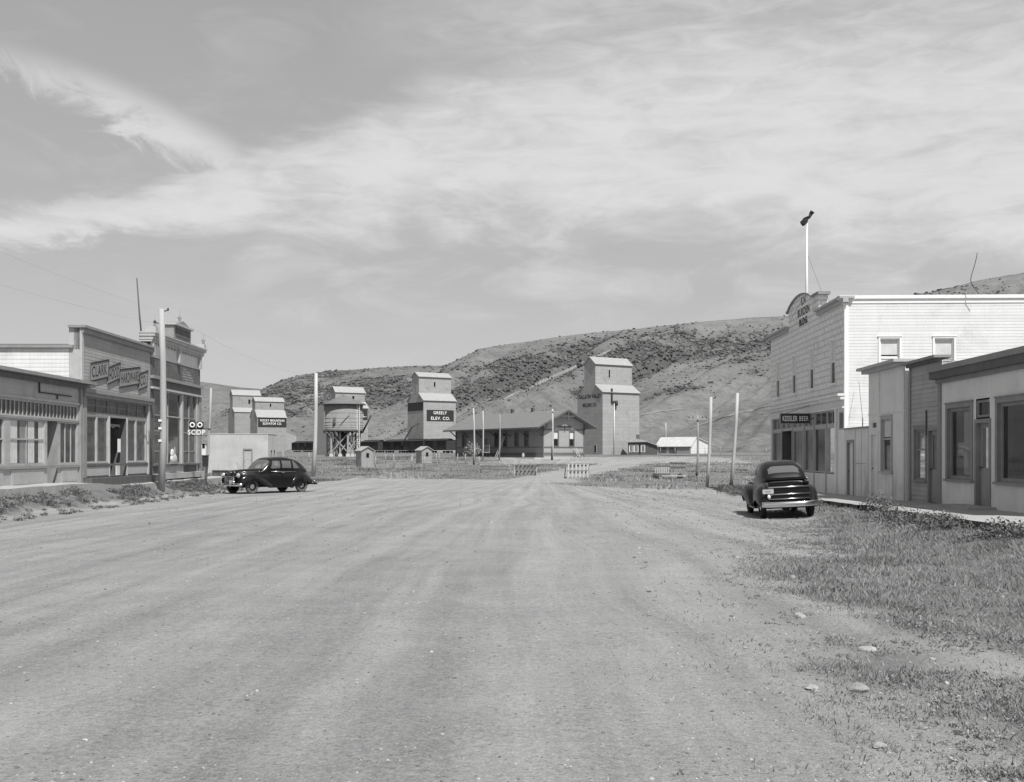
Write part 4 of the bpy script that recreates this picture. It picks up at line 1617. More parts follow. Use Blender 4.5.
# ================================================================ left row
mb = MB()
for a in np.arange(26, 64, 1.0):
    f = lambda y: LEFT_A + LEFT_B * y
    q = lambda y: .64 + .22 * float(1 - sst(41, 47, y)) + .012 * math.sin(y * 2.1)
    za, zb = q(a), q(a + 1)
    mb.poly([(f(a) - .1, a, za), (f(a) + 1.05, a, za - .03), (f(a + 1) + 1.05, a + 1, zb - .03), (f(a + 1) - .1, a + 1, zb)], 'concrete')
    mb.poly([(f(a) + 1.05, a, za - .03), (f(a) + 1.1, a, za - .5), (f(a + 1) + 1.1, a + 1, zb - .5), (f(a + 1) + 1.05, a + 1, zb - .03)], 'weathered_wood')
o = mb.build('path', None)
tag(o, 'pale dirt walk along the left shop fronts', 'path', kind='structure')

# ---- low shop, partly out of the picture
B = left_thing('low_shop', 'low one-storey wooden shop with a row of small transom panes', 'building', 33.0)
off = 33.0
u_ = lambda D: D - off
L = u_(43.6)
T_ = 4.12
mb = MB()
ops = [(u_(34.0), u_(36.9), .88, 2.52), (u_(37.35), u_(40.2), .88, 2.52), (u_(40.42), u_(41.35), .05, 2.52), (u_(41.6), u_(43.3), .88, 2.52)]
ops += [(u_(33.5), u_(43.35), 2.6, 3.2)]
wall(mb, PF, 0, L, -.5, 2.56, 'shop_board', ops)
wall(mb, PF, 0, L, 2.56, T_, 'shop_board', ops, 'clap', .33, .012)
recess(mb, PF, u_(40.42), u_(41.35), .05, 2.52, .5, 'mid_trim')
mb.build('front_wall', B)
mb = MB()
for a, b in ((37.4, 40.1), (41.65, 43.25), (34.1, 36.8)):
    pbox(mb, PF, u_(a), u_(b), .12, .72, .002, .02, 'light_trim')
    pbox(mb, PF, u_(a) + .12, u_(b) - .12, .2, .62, .02, .03, 'shop_board')
pbox(mb, PF, 0, L, .74, .84, .002, .06, 'mid_trim')
pbox(mb, PF, 0, L, 3.22, 3.32, .002, .05, 'light_trim')
pbox(mb, PF, 0, L, 2.52, 2.6, -.03, .03, 'mid_trim')
mb.build('bulkhead', B)
shopwindow(B, PF, u_(33.5), u_(43.35), 2.6, 3.2, [i / 30 for i in range(1, 30)], (), 'shop_board', 'dusty_glass', label='row of small transom panes')
shopwindow(B, PF, u_(34.0), u_(36.9), .88, 2.52, (.5,), (.55,), 'shop_board', 'dusty_glass')
w_ = shopwindow(B, PF, u_(37.35), u_(40.2), .88, 2.52, (.48,), (.56,), 'shop_board', 'dusty_glass', label='window with pale curtains')
shopwindow(B, PF, u_(41.6), u_(43.3), .88, 2.52, (.33, .66), (), 'shop_board', 'dusty_glass', label='window of three upright panes')
door(B, lambda u, v, d: (u, .42 - d, v), u_(40.46), u_(41.3), .06, 2.45, 'dark_wood', .03, glass=True)
g = MB()
for u0_, u1_ in ((37.42, 38.0), (38.2, 38.66), (38.86, 39.4), (39.75, 40.14)):
    for k_ in range(5):
        ua, ub = u_(u0_ + (u1_ - u0_) * k_ / 5), u_(u0_ + (u1_ - u0_) * (k_ + 1) / 5)
        da, db = (-.049, -.054) if k_ % 2 else (-.054, -.049)
        g.poly([PF(ua, .95, da), PF(ub, .95, db), PF(ub, 2.45, db), PF(ua, 2.45, da)], 'mid_trim' if u0_ == 38.2 else 'shade_cloth')
g.build('curtain', w_)
mb = MB()
pbox(mb, PF, -.2, L + .9, T_ - .02, T_ + .10, -.3, .34, 'mid_trim')
pbox(mb, PF, -.2, L + .05, T_ - .22, T_ - .02, .002, .16, 'dark_trim')
mb.build('cornice', B)
mb = MB()
pbox(mb, PF, L - .18, L + .02, -.4, T_ - .2, -.1, .10, 'mid_trim')
split(mb.build('pilaster', B))
mb = MB()
pbox(mb, PF, u_(39.6), u_(42.6), 3.52, 3.56, .03, .07, 'iron')
pbox(mb, PF, u_(39.6), u_(39.65), 3.52, 3.95, .03, .07, 'iron')
pbox(mb, PF, u_(41.2), u_(41.24), 3.36, 3.52, .03, .07, 'iron')
mb.build('sign_bracket', B)
mb = MB()
mb.poly([(0, .1, T_ - .1), (L, .1, T_ - .1), (L, 16, T_ - .5), (0, 16, T_ - .5)], 'dark_roof')
mb.build('roof', B)
mb = MB()
wall(mb, lambda u, v, d: (0 - d, u, v), .0, 16, -.5, T_ - .5, 'shop_board')
wall(mb, lambda u, v, d: (u, 16 + d, v), .0, L, -.5, T_ - .5, 'shop_board')
mb.build('side_wall', B)

# ---- hardware store
B = left_thing('hardware_store', 'tall wooden false-front hardware store with a lettered sign of slanting boards', 'building', 43.7)
off = 43.7
L = 8.6
T_ = 6.38
mb = MB()
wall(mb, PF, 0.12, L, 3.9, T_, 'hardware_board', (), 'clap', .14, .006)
ops = [(u_(44.2), u_(45.38), .9, 2.86), (u_(45.48), u_(46.72), .9, 2.86), (u_(46.85), u_(48.95), .0, 2.86), (u_(49.08), u_(50.28), .9, 2.86), (u_(50.38), u_(51.72), .9, 2.86), (u_(44.2), u_(51.8), 2.96, 3.62)]
wall(mb, PF, 0, L, -.1, 3.9, 'mid_trim', ops)
recess(mb, PF, u_(46.85), u_(48.95), .3, 2.86, 1.3, 'dark_trim')
mb.build('front_wall', B)
mb = MB()
pbox(mb, PF, -.04, .14, -.2, T_, -.05, .05, 'light_trim')
mb.build('corner_board', B)
mb = MB()
pbox(mb, PF, -.12, L + .05, T_, T_ + .10, -.5, .22, 'mid_trim')
pbox(mb, PF, -.05, L, T_ - .20, T_, .02, .12, 'mid_trim')
mb.build('cornice', B)
mb = MB()
pbox(mb, PF, -.03, L, 3.78, 3.94, .0, .22, 'mid_trim')
pbox(mb, PF, 0, L, 3.62, 3.78, .0, .16, 'mid_trim')
mb.build('storefront_cornice', B)
mb = MB()
for a, b in ((44.2, 46.72), (49.08, 51.75)):
    pbox(mb, PF, u_(a), u_(b), .36, .74, .002, .03, 'light_trim')
pbox(mb, PF, 0, L, .76, .86, .002, .06, 'dark_trim')
mb.build('bulkhead', B)
mb = MB()
pbox(mb, PF, 0.02, L, -.35, .27, .01, .42, 'dark_wood')
mb.build('front_step', B)
mb = MB()
pbox(mb, PF, .05, .42, .3, 3.62, .002, .07, 'mid_trim')
pbox(mb, PF, 8.12, 8.3, .3, 3.62, .002, .09, 'light_trim')
pbox(mb, PF, 8.34, 8.58, -.1, 3.9, .002, .06, 'dark_trim')
for q in (46.72, 48.95):
    pbox(mb, PF, u_(q) - .0, u_(q) + .09, .3, 2.9, .002, .05, 'light_trim')
split(mb.build('pilaster', B))
for a, b in ((44.2, 45.38), (45.48, 46.72), (49.08, 50.28), (50.38, 51.72)):
    shopwindow(B, PF, u_(a), u_(b), .9, 2.86, (), (), 'light_trim', 'dusty_glass')
shopwindow(B, PF, u_(44.2), u_(51.8), 2.96, 3.62, [i / 6 for i in range(1, 6)], (), 'mid_trim', 'prism_glass', label='band of ribbed dark prism glass')
PD = lambda u, v, d: (u, 1.25 - d, v)
door(B, PD, u_(47.05), u_(48.1), .32, 2.6, 'dark_wood', .02, glass=True)
mb = MB()
pbox(mb, PF, u_(48.45), u_(48.9), .32, .86, -.3, -.26, 'white_trim')
mb.build('kick_panel', B)
mb = MB()
pbox(mb, PF, u_(48.35), u_(48.72), 1.35, 1.95, -.18, -.17, 'letter_white')
mb.build('paper_notice', B)
# scalloped awning edge inside the doorway
mb = MB()
for i in range(12):
    a = u_(46.9) + i * (2.0 / 12)
    dip = .08 * abs(math.sin(i / 12 * math.pi * 2))
    mb.poly([PF(a, 2.42 + dip, -.25), PF(a + 2.0 / 12, 2.42 + dip, -.25), PF(a + 2.0 / 12, 2.6, -.25), PF(a, 2.6, -.25)], 'mid_trim')
mb.build('valance', B)
# side and body
mb = MB()
PLs = lambda u, v, d: (0.0 - d, u, v)
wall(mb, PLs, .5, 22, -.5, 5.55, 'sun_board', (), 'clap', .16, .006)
wall(mb, PLs, .0, .5, -.5, T_, 'light_trim')
mb.build('side_wall', B)
mb = MB()
mb.box(.0, L, .02, .3, 5.5, T_ - .01, 'weathered_wood')
wall(mb, lambda u, v, d: (L + d, u, v), .3, 22, -.5, 5.5, 'weathered_wood')
wall(mb, lambda u, v, d: (u, 22 + d, v), .0, L, -.5, 5.5, 'weathered_wood')
mb.build('rear_wall', B)
mb = MB()
mb.box(-.12, L + .0, .3, 22.2, 5.56, 5.68, 'mid_trim')
mb.build('roof', B)
# slanting sign boards
PSg = lambda u, v, d: (u, -.02 - d, v)
for (a, b, lo, hi, rise, s, wd) in ((.78, 2.95, 4.25, 5.0, .33, 'CLARK', 1.7), (2.82, 4.35, 4.28, 4.98, .34, 'HOOD', 1.2), (4.22, 6.98, 4.22, 5.0, .33, 'HARDWARE', 2.35), (6.78, 8.1, 4.26, 5.0, .25, 'CO.', .85)):
    sh = rise / (b - a)
    so = MB()
    so.prism([(a, lo), (b - .1, lo + rise), (b, hi + rise), (a + .06, hi)], .0, .03, 'sign_wood', PSg)
    ob = so.build('sign_board', B)
    ob['label'] = 'slanting sign board lettered ' + s
    so = MB()
    for (p_, q_) in (((a, lo), (b - .1, lo + rise)), ((a + .06, hi), (b, hi + rise))):
        so.prism([(p_[0], p_[1] - .035), (q_[0], q_[1] - .035), (q_[0], q_[1] + .035), (p_[0], p_[1] + .035)], .031, .05, 'letter_black', PSg)
    for (p_, q_) in (((a, lo), (a + .06, hi)), ((b - .1, lo + rise), (b, hi + rise))):
        so.prism([(p_[0] - .015, p_[1] + .03), (p_[0] + .015, p_[1] + .03), (q_[0] + .015, q_[1] - .03), (q_[0] - .015, q_[1] - .03)], .031, .045, 'letter_black', PSg)
    so.build('sign_border', ob)
    text_mesh(s, PSg, (a + b) / 2, (lo + hi + rise) / 2, .036, wd, .46, 'letter_black', ob, bold=.012, shear=sh)

# ---- brick store
B = left_thing('brick_store', 'dark brick store with ornate pale cornice, pediment and tall display window', 'building', 52.35)
off = 52.35
L = 8.65
mb = MB()
ops = [(u_(54.75), u_(57.35), .75, 4.45), (u_(57.65), u_(58.9), .75, 4.45), (u_(59.0), u_(60.1), .75, 4.45), (u_(52.9), u_(54.4), .75, 4.45)]
wall(mb, PF, 0, L, -.3, 6.0, 'dark_brick', ops)
mb.build('front_wall', B)
mb = MB()
wall(mb, PF, 0, L, 6.0, 6.72, 'pale_frieze')
mb.build('frieze', B)
mb = MB()
for (v0_, v1_, d_) in ((6.72, 6.82, .12), (6.82, 6.98, .18), (6.98, 7.12, .28), (7.12, 7.2, .34)):
    pbox(mb, PF, -.1 - d_ * .4, L + .1 + d_ * .6, v0_, v1_, -.5, d_, 'light_trim')
for i in range(17):
    a = .25 + i * (L - .5) / 16
    pbox(mb, PF, a - .06, a + .06, 6.62, 6.815, .003, .11, 'light_trim')
for a in (.12, 4.35, 8.3):
    pbox(mb, PF, a - .12, a + .12, 6.05, 6.9, .002, .17, 'light_trim')
# end blocks and pediment
for a in (-.15, L - .25):
    pbox(mb, PF, a, a + .4, 7.2, 7.45, -.3, .3, 'light_trim')
mb.build('cornice', B)
mb = MB()
pbox(mb, PF, 2.6, 5.6, 7.2, 7.85, -.4, .35, 'mid_trim')
pbox(mb, PF, 2.5, 5.7, 7.85, 7.95, -.45, .5, 'light_trim')
pbox(mb, PF, 2.9, 5.3, 7.32, 7.75, .35, .38, 'dark_brick')
mb.prism([(2.9, 7.95), (5.3, 7.95), (4.1, 8.2)], -.3, .4, 'mid_trim', PF)
mb.build('pediment', B)
for a, v_ in ((.05, 7.45), (4.1, 8.16), (L - .05, 7.45)):
    mb = MB()
    mb.lathe([(.02, 0), (.09, .02), (.04, .1), (.10, .2), (.08, .28), (.015, .36), (.012, .62), (0.001, .64)], 'mid_trim', 10, 'z', (a, -.2, v_ - .002))
    mb.build('finial', B)
mb = MB()
pbox(mb, PF, -.05, L + .06, 4.95, 5.1, .002, .18, 'mid_trim')
pbox(mb, PF, 0, L, 4.55, 4.95, .002, .05, 'dark_trim')
pbox(mb, PF, -.02, L + .02, 4.45, 4.55, .002, .16, 'light_trim')
mb.build('lintel', B)
mb = MB()
for a, b in ((54.5, 54.72), (57.36, 57.62), (60.15, 60.4)):
    pbox(mb, PF, u_(a), u_(b), .2, 4.45, -.05, .05, 'light_trim')
pbox(mb, PF, u_(60.55), L + .02, -.2, 4.45, .002, .08, 'mid_trim')
split(mb.build('pilaster', B))
shopwindow(B, PF, u_(54.75), u_(57.35), .75, 4.45, (.18,), (.66,), 'light_trim', 'shop_glass', label='tall dark display window')
for a, b in ((57.65, 58.9), (59.0, 60.1), (52.9, 54.4)):
    shopwindow(B, PF, u_(a), u_(b), .75, 4.45, (), (.18, .45, .66), 'mid_trim', 'dusty_glass')
mb = MB()
pbox(mb, PF, .3, L - .3, .02, .3, .002, .35, 'concrete')
pbox(mb, PF, u_(54.75), u_(57.3), .32, .7, .002, .05, 'light_trim')
pbox(mb, PF, .3, L - .3, .68, .76, .002, .14, 'dark_trim')
mb.build('bulkhead', B)
# worn lettering ghosted on the brick
mb = MB()
for r_, (n_, c_) in enumerate(((3, 5.2), (7, 5.4), (9, 5.55), (10, 5.7), (10, 5.85), (9, 6.0))):
    for i in range(n_):
        a = c_ + .55 + (i - n_ / 2) * .19
        v_ = 5.78 - r_ * .135
        for q in range(3):
            du, dv = random.uniform(0, .09), random.uniform(0, .05)
            if random.random() < .5:
                pbox(mb, PF, a + du, a + du + .022, v_, v_ + .085, .002, .006, 'letter_faded')
            else:
                pbox(mb, PF, a, a + .1, v_ + dv, v_ + dv + .02, .0021 + q * .0004, .0062 + q * .0004, 'letter_faded')
mb.build('faded_lettering', B)
mb = MB()
wall(mb, lambda u, v, d: (L + d, u, v), .0, 22, -.5, 6.6, 'dark_brick')
wall(mb, lambda u, v, d: (-d, u, v), .0, 22, 5.0, 6.6, 'dark_brick')
wall(mb, lambda u, v, d: (u, 22 + d, v), .0, L, -.5, 6.6, 'dark_brick')
mb.build('side_wall', B)
mb = MB()
mb.poly([(0, 0, 6.5), (L, 0, 6.5), (L, 22, 6.0), (0, 22, 6.0)], 'dark_roof')
mb.build('roof', B)
# pale sack-like display inside the window, set on its ledge just behind the glass line
o = thing('window_display', 'pale heaped goods displayed low in the brick store window', 'display', (LEFT_A + LEFT_B * 55.6 + .14, 55.6, .68 + .76))
mb = MB()
mb.ell((0, 0, .26), (.10, .52, .28), 'shade_cloth', 12, 8)
mb.ell((-.0, -.22, .52), (.08, .24, .26), 'shade_cloth', 10, 7)
mb.ell((.0, .2, .58), (.06, .16, .30), 'mid_trim', 10, 7)
mb.box(-.05, .08, -.55, .5, 0, .12, 'mid_trim')
mb.build('cloth_goods', o)

# thin mast on the roof
o = thing('radio_mast', 'thin leaning radio mast on the brick store roof', 'mast', (LEFT_A + LEFT_B * 54 - .9, 54.0, 7.0))
mb = MB()
mt = HC + (454 - 278) / F * 54
mb.tube([(0, 0, 0), (-.18, 0, (mt - 7) * .5), (-.32, 0, mt - 7)], [.045, .04, .028], 'dark_wood', 6)
mb.build('pole', o)

# pale shed seen past the brick corner
o = thing('pale_shed', 'small white shed with a dark strip window, far behind the brick store corner', 'shed', ((200 - 512) / F * 200, 200, float(zt(-58, 200)) + .1))
mb = MB()
mb.box(-1.6, 1.05, 0, 3.0, -.5, 2.1, 'white_paint')
mb.build('wall', o)
mb = MB()
mb.box(-1.75, 1.2, -.2, 3.2, 2.103, 2.25, 'tin_roof')
mb.build('roof', o)
mb = MB()
mb.box(-1.4, .9, -.03, .01, 1.2, 2.05, 'black_void')
mb.box(.25, .4, -.05, .0, 1.2, 2.05, 'white_trim')
mb.build('window', o)

# ================================================================ middle distance
TRK = R(33)                               # the railway and everything built along it
tx_, ty_ = -math.sin(TRK), math.cos(TRK)


def gz(x, y):
    return float(zt(x, y))


def elevator(label, px, D, zb, w, d, e, cb, ce, pk, mwall='elevator_siding', c0=.28, wins=(), name='grain_elevator', extra=None):
    """tall crib elevator: lower bin house, shouldered roof, narrow cupola; origin on the corner nearest the camera"""
    o = thing(name, label, 'grain elevator', ((px - 512) / F * D, D, zb), TRK, 'grain elevators along the railway')
    a, b, c = d * c0, d * (1 - c0), d / 2
    PX = lambda u, v, q: (q, u, v)
    mb = MB()
    mb.prism([(0, -1), (0, e), (a, cb), (a, ce), (c, pk), (b, ce), (b, cb), (d, e), (d, -1)], 0, w, mwall, PX)
    body = mb.build('wall', o)
    mb = MB()

    def slab(p, q, t_=.16, ov=.35):
        (ya, za), (yb, zb_) = p, q
        n_ = Vector((yb - ya, zb_ - za)).normalized()
        ya, za = ya - n_.x * ov, za - n_.y * ov
        k = (-n_.y * t_, n_.x * t_) if n_.x > 0 else (n_.y * t_, -n_.x * t_)
        mb.prism([(ya, za + .01), (yb, zb_ + .01), (yb + k[0], zb_ + k[1] + .01), (ya + k[0], za + k[1] + .01)], -.25, w + .25, 'tin_roof', PX)
    slab((a, ce), (c, pk))
    slab((b, ce), (c, pk))
    slab((0, e), (a, cb))
    slab((d, e), (b, cb))
    mb.build('roof', o)
    for (face, u0, u1, v0, v1) in wins:
        P = (lambda u, v, q: (u, -q, v)) if face == 'long' else ((lambda u, v, q: (u, a - q, v)) if face == 'cup' else (lambda u, v, q: (-q, u, v)))
        m_ = MB()
        for s in ((u0 - .15, u0, v0 - .15, v1 + .15), (u1, u1 + .15, v0 - .15, v1 + .15), (u0, u1, v1, v1 + .15), (u0, u1, v0 - .15, v0)):
            pbox(m_, P, *s, .002, .06, 'light_trim')
        wi = m_.build('window', o)
        m_ = MB()
        pbox(m_, P, u0, u1, v0, v1, -.1, .02, 'far_glass')
        m_.build('pane', wi)
    return o, a


def board(o, P, u0, u1, v0, v1, lines, m='sign_black', name='sign_board', label=None, ht=.7):
    mb = MB()
    pbox(mb, P, u0, u1, v0, v1, .004, .08, m)
    s = mb.build(name, o)
    if label:
        s['label'] = label
    for (txt, uc, vc, wd, h_) in lines:
        text_mesh(txt, P, uc, vc, .09, wd, h_, 'letter_white', s, bold=.012)
    return s


PB = lambda u, v, q: (u, -q, v)
PA = lambda u, v, q: (-q, u, v)
# Gallatin
o, a = elevator('tall pale grain elevator lettered GALLATIN VALLEY MILLING CO. behind the depot', 602.6, 265, 1.7, 11.6, 10.4, 15.5, 17.4, 22.6, 24.4,
                wins=(('cup', 4.1, 4.6, 19.3, 21.3), ('end', 2.5, 3.4, .6, 2.4)))
PAf = lambda u, v, q: (-q, 10.4 - u, v)
text_mesh('GALLATIN VALLEY', PAf, 5.2, 14.6, .03, 9.2, 1.05, 'letter_black', o, bold=.04)
text_mesh('MILLING CO.', PAf, 5.2, 12.5, .03, 5.8, .95, 'letter_black', o, bold=.04)
mb = MB()
pbox(mb, PB, 2.55, 2.95, 13.1, 16.4, .003, .3, 'iron')
pbox(mb, PB, 2.55, 4.3, 12.9, 13.3, .003, .45, 'iron')
mb.tube([(3.9, -.4, 12.2), (3.9, -.4, 13.4)], .45, 'iron', 8)
mb.build('head_pulley', o)
mb = MB()
mb.tube([(3.4, -.25, 0), (3.4, -.25, 12.9)], .1, 'white_trim', 6)
mb.build('grain_spout', o)
mb = MB()
pbox(mb, lambda u, v, q: (u, -q, v), 8.3, 8.36, 0, 15, .002, .01, 'elevator_grey')
mb.build('panel_joint', o)

# Greely
o, a = elevator('pale grain elevator with black GREELY ELEV. CO. sign above the boxcars', 423.5, 308, 2.2, 10.6, 9.8, 15.1, 17.2, 22.0, 23.3,
                wins=(('cup', 4.8, 5.4, 19.2, 20.6), ('end', 4.2, 4.8, 17.6, 19.4)))
board(o, PB, 1.0, 9.9, 9.2, 12.4, (('GREELY', 5.4, 11.6, 4.4, .85), ('ELEV. CO.', 5.5, 10.0, 6.2, .9)), label='black sign with white words GREELY ELEV. CO.')
board(o, PA, .2, 9.6, 12.2, 14.6, (), label='plain dark band on the gable end')
mb = MB()
mb.bar((-4.0, 5.0, 3.0), (-2.0, 3.0, 7.6), .35, .35, 'iron')
mb.bar((-2.0, 3.0, 7.4), (0, 3.0, 8.6), .25, .25, 'iron')
mb.build('loading_spout', o)
mb = MB()
mb.box(10.7, 14.5, 1.0, 7.0, -1, 2.9, 'elevator_siding')
mb.box(10.65, 14.7, .8, 7.2, 2.903, 3.05, 'tin_roof')
mb.box(12.1, 13.2, .9, 1.05, -.5, 1.7, 'iron')
mb.build('office_annex', o)

# Rocky Mountain
o, a = elevator('grey far grain elevator with black ROCKY MOUNTAIN ELEVATOR CO. sign', 257.3, 450, 2.8, 12.6, 8.6, 14.6, 17.6, 21.3, 23.0, 'elevator_grey',
                wins=(('cup', 6.2, 7.0, 19.0, 20.4),))
board(o, PB, .3, 12.7, 10.4, 14.3, (('ROCKY MOUNTAIN', 6.5, 13.2, 10.5, .95), ('ELEVATOR CO.', 6.5, 11.9, 8.2, .95)), label='black sign with two lines of white words')
mb = MB()
mb.prism([(0, -1), (0, 8.5), (5, 6.8), (5, -1)], 2, 9, 'elevator_siding', lambda u, v, q: (12.92 + u, q, v))
mb.build('wagon_shed', o)
# its taller neighbour
o, a = elevator('largest of the far elevators, plain and unlettered, partly behind the ROCKY MOUNTAIN one', 234.5, 500, 2.9, 13.4, 9.0, 18.6, 20.6, 26.6, 29.0, 'elevator_grey',
                wins=(('cup', 7.4, 8.5, 22.5, 24.6), ('long', 5.5, 7.0, 3.5, 7.5)))
# middle one behind the water tank
o, a = elevator('half-hidden grain elevator rising directly behind the round water tank', 338.5, 380, 2.5, 11.4, 9.4, 15.8, 18.0, 21.4, 23.4, 'elevator_grey',
                wins=(('cup', 6.4, 7.3, 18.6, 20.2),))
board(o, PB, 6.5, 11.2, 11.6, 15.2, (('L.', 10.0, 13.2, 1.5, 1.2),), label='black sign showing one last white letter')

# dark coal shed beside the tank
o = thing('coal_shed', 'tall narrow dark shed standing just left of the water tank', 'shed', ((320 - 512) / F * 225, 225, 1.7), R(10))
mb = MB()
mb.prism([(-1.3, -1), (-1.3, 9.6), (0.2, 11.1), (4.4, 10.2), (4.4, -1)], 0, 5, 'depot_dark', PB if False else (lambda u, v, q: (u, q, v)))
mb.build('wall', o)
mb = MB()
mb.prism([(-1.6, 9.42), (.2, 11.13), (.2, 11.3), (-1.7, 9.6)], -.3, 5.3, 'shingle_roof', lambda u, v, q: (u, q, v))
mb.prism([(.203, 11.13), (4.7, 10.17), (4.7, 10.33), (.203, 11.3)], -.3, 5.3, 'shingle_roof', lambda u, v, q: (u, q, v))
mb.build('roof', o)

# ---- water tank
TD = 190
TX = (343.5 - 512) / F * TD
zb = 1.65
o = thing('water_tank', 'round wooden railway water tank on braced timber legs with conical roof', 'water tank', (TX, TD, zb), R(12))
mb = MB()
mb.lathe([(0, 4.5), (3.45, 4.5), (3.45, 4.5), (3.38, 9.0), (3.38, 9.0), (0, 9.0)], 'tank_wood', 40)
mb.build('tub', o)
mb = MB()
for z_ in (4.62, 4.9, 5.3, 5.8, 6.5, 7.4, 8.5):
    mb.lathe([(3.45 - (z_ - 4.5) * .0155, z_), (3.475 - (z_ - 4.5) * .0155, z_), (3.475 - (z_ - 4.5) * .0155, z_ + .03), (3.45 - (z_ - 4.5) * .0155, z_ + .03)], 'tank_wood', 40)
mb.build('hoop', o)
mb = MB()
mb.lathe([(0, 8.93), (3.95, 8.93), (3.95, 9.03), (1.2, 10.2), (0.02, 10.75)], 'dark_roof', 40)
mb.lathe([(.12, 10.7), (.12, 10.95), (0.01, 11.0)], 'dark_trim', 8)
mb.build('roof', o)
mb = MB()
mb.lathe([(3.2, 4.2), (3.55, 4.2), (3.55, 4.48), (3.2, 4.48)], 'dark_wood', 32)
for i in range(9):
    q = -3.2 + .8 * i
    mb.box(q - .1, q + .1, -3.3, 3.3, 3.95, 4.19, 'dark_wood')
mb.build('deck', o)
lg = None
for i in range(12):
    g = 2 * math.pi * i / 12 + .2
    r_ = 2.95 if i % 2 else 2.2
    if lg is None:
        mb = MB()
        mb.box(-.15, .15, -.15, .15, .35, 3.96, 'weathered_wood')
        lg = mb.build('leg', o)
        l_ = lg
        mb = MB()
        mb.prism([(-.45, -.6), (.45, -.6), (.28, .37), (-.28, .37)], -.35, .35, 'pale_concrete', lambda u, v, q: (u, q, v))
        mb.build('footing', lg)
    else:
        l_ = copy_tree(lg, o)
    l_.location = (r_ * math.cos(g), r_ * math.sin(g), 0)
mb = MB()
for i in range(12):
    g0, g1 = 2 * math.pi * i / 12 + .2, 2 * math.pi * (i + 2) / 12 + .2
    r_ = 2.95 if i % 2 else 2.2
    p0 = (r_ * math.cos(g0), r_ * math.sin(g0))
    p1 = (r_ * math.cos(g1), r_ * math.sin(g1))
    mb.bar((*p0, .6), (*p1, 3.8), .1, .18, 'weathered_wood')
    if i % 2:
        mb.bar((*p1, .6), (*p0, 3.8), .1, .18, 'weathered_wood')
mb.build('brace', o)
mb = MB()
mb.lathe([(.95, -.5), (.95, 4.1), (0, 4.1)], 'dark_wood', 16)
mb.build('frost_box', o)
mb = MB()
mb.tube([(3.3, -1.4, 4.3), (3.95, -2.1, 5.6), (4.6, -2.6, 7.0)], [.17, .15, .15], 'iron', 8)
mb.tube([(3.3, -1.4, 4.3), (3.3, -1.3, 4.05)], .2, 'iron', 8)
mb.build('spout', o)
mb = MB()
for a_ in (-.2, .2):
    mb.bar((2.4 + a_, -2.75, 0), (2.4 + a_, -2.55, 9), .06, .06, 'white_trim')
for i in range(24):
    z_ = .3 + i * .36
    mb.bar((2.2, -2.74 + .2 * z_ / 9, z_), (2.6, -2.74 + .2 * z_ / 9, z_), .04, .04, 'white_trim')
mb.build('ladder', o)
mb = MB()
mb.tube([(-.9, -3.55, 5.2), (.9, -3.52, 7.2)], .04, 'iron', 5)
mb.box(-1.9, -1.5, -3.35, -3.0, 5.6, 6.6, 'dark_trim')
mb.build('gauge', o)

# ---- depot
DZ = 1.42
DX, DY = (543 - 512) / F * 165, 165.0
o = thing('railway_depot', 'long low wooden railway depot with broad overhanging gable roof', 'depot', (DX, DY, DZ), TRK)
WD, LD = 7.8, 26.5
PG = lambda u, v, q: (u, -q, v)
PLg = lambda u, v, q: (-q, LD - u, v)
pitch = (7.2 - 4.45) / (3.9 + 1.8)
wt = 4.45 + 1.8 * pitch - .12
wins_l = [(2.2, 3.4, 1.75, 3.9), (9.3, 10.2, .35, 3.0), (12.6, 13.7, 1.75, 3.9), (15.2, 16.3, 1.75, 3.9), (18.6, 19.7, 1.75, 3.9), (21.4, 22.5, 1.75, 3.9)]
mb = MB()
wall(mb, PLg, 0, LD, -1, wt, 'depot_shade', wins_l)
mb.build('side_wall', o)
mb = MB()
gw = [(2.0, 2.85, 1.75, 3.95), (5.0, 5.85, 1.75, 3.95)]
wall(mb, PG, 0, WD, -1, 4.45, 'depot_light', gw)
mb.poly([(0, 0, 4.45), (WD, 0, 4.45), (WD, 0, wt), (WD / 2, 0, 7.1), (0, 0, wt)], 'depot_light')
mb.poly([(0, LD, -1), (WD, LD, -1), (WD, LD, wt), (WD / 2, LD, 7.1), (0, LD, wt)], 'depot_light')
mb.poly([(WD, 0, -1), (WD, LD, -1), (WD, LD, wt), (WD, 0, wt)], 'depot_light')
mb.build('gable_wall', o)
mb = MB()
for s in (1, -1):
    q = lambda x: WD / 2 + s * (x - WD / 2)
    mb.prism([(q(-1.8), 4.45), (WD / 2, 7.2), (WD / 2, 7.38), (q(-1.85), 4.6)], -1.25, LD + 1.25, 'shingle_roof', lambda u, v, w_: (u, w_, v))
mb.build('roof', o)
mb = MB()
for s in (1, -1):
    q = lambda x: WD / 2 + s * (x - WD / 2)
    mb.prism([(q(-1.86), 4.36), (WD / 2, 7.12), (WD / 2, 7.42), (q(-1.9), 4.62)], -1.32, -1.252, 'dark_trim', lambda u, v, w_: (u, w_, v))
mb.box(-1.92, -1.862, -1.25, LD + 1.25, 4.36, 4.6, 'dark_trim')
mb.build('bargeboard', o)
mb = MB()
for y_ in (.4, 4.8, 9.2, 13.6, 18, 22.3, 26.1):
    mb.bar((-.02, y_, 3.3), (-1.5, y_, 4.5), .12, .14, 'dark_trim')
    mb.bar((-.02, y_, 4.55), (-1.6, y_, 4.5), .1, .1, 'dark_trim')
for x_ in (.1, WD - .1):
    mb.bar((x_, -.02, 4.0), (x_, -1.2, 5.25 if x_ < 1 else 5.25), .12, .14, 'dark_trim')
mb.bar((WD / 2, -1.2, 5.7), (WD / 2, -1.2, 7.1), .14, .14, 'dark_trim')
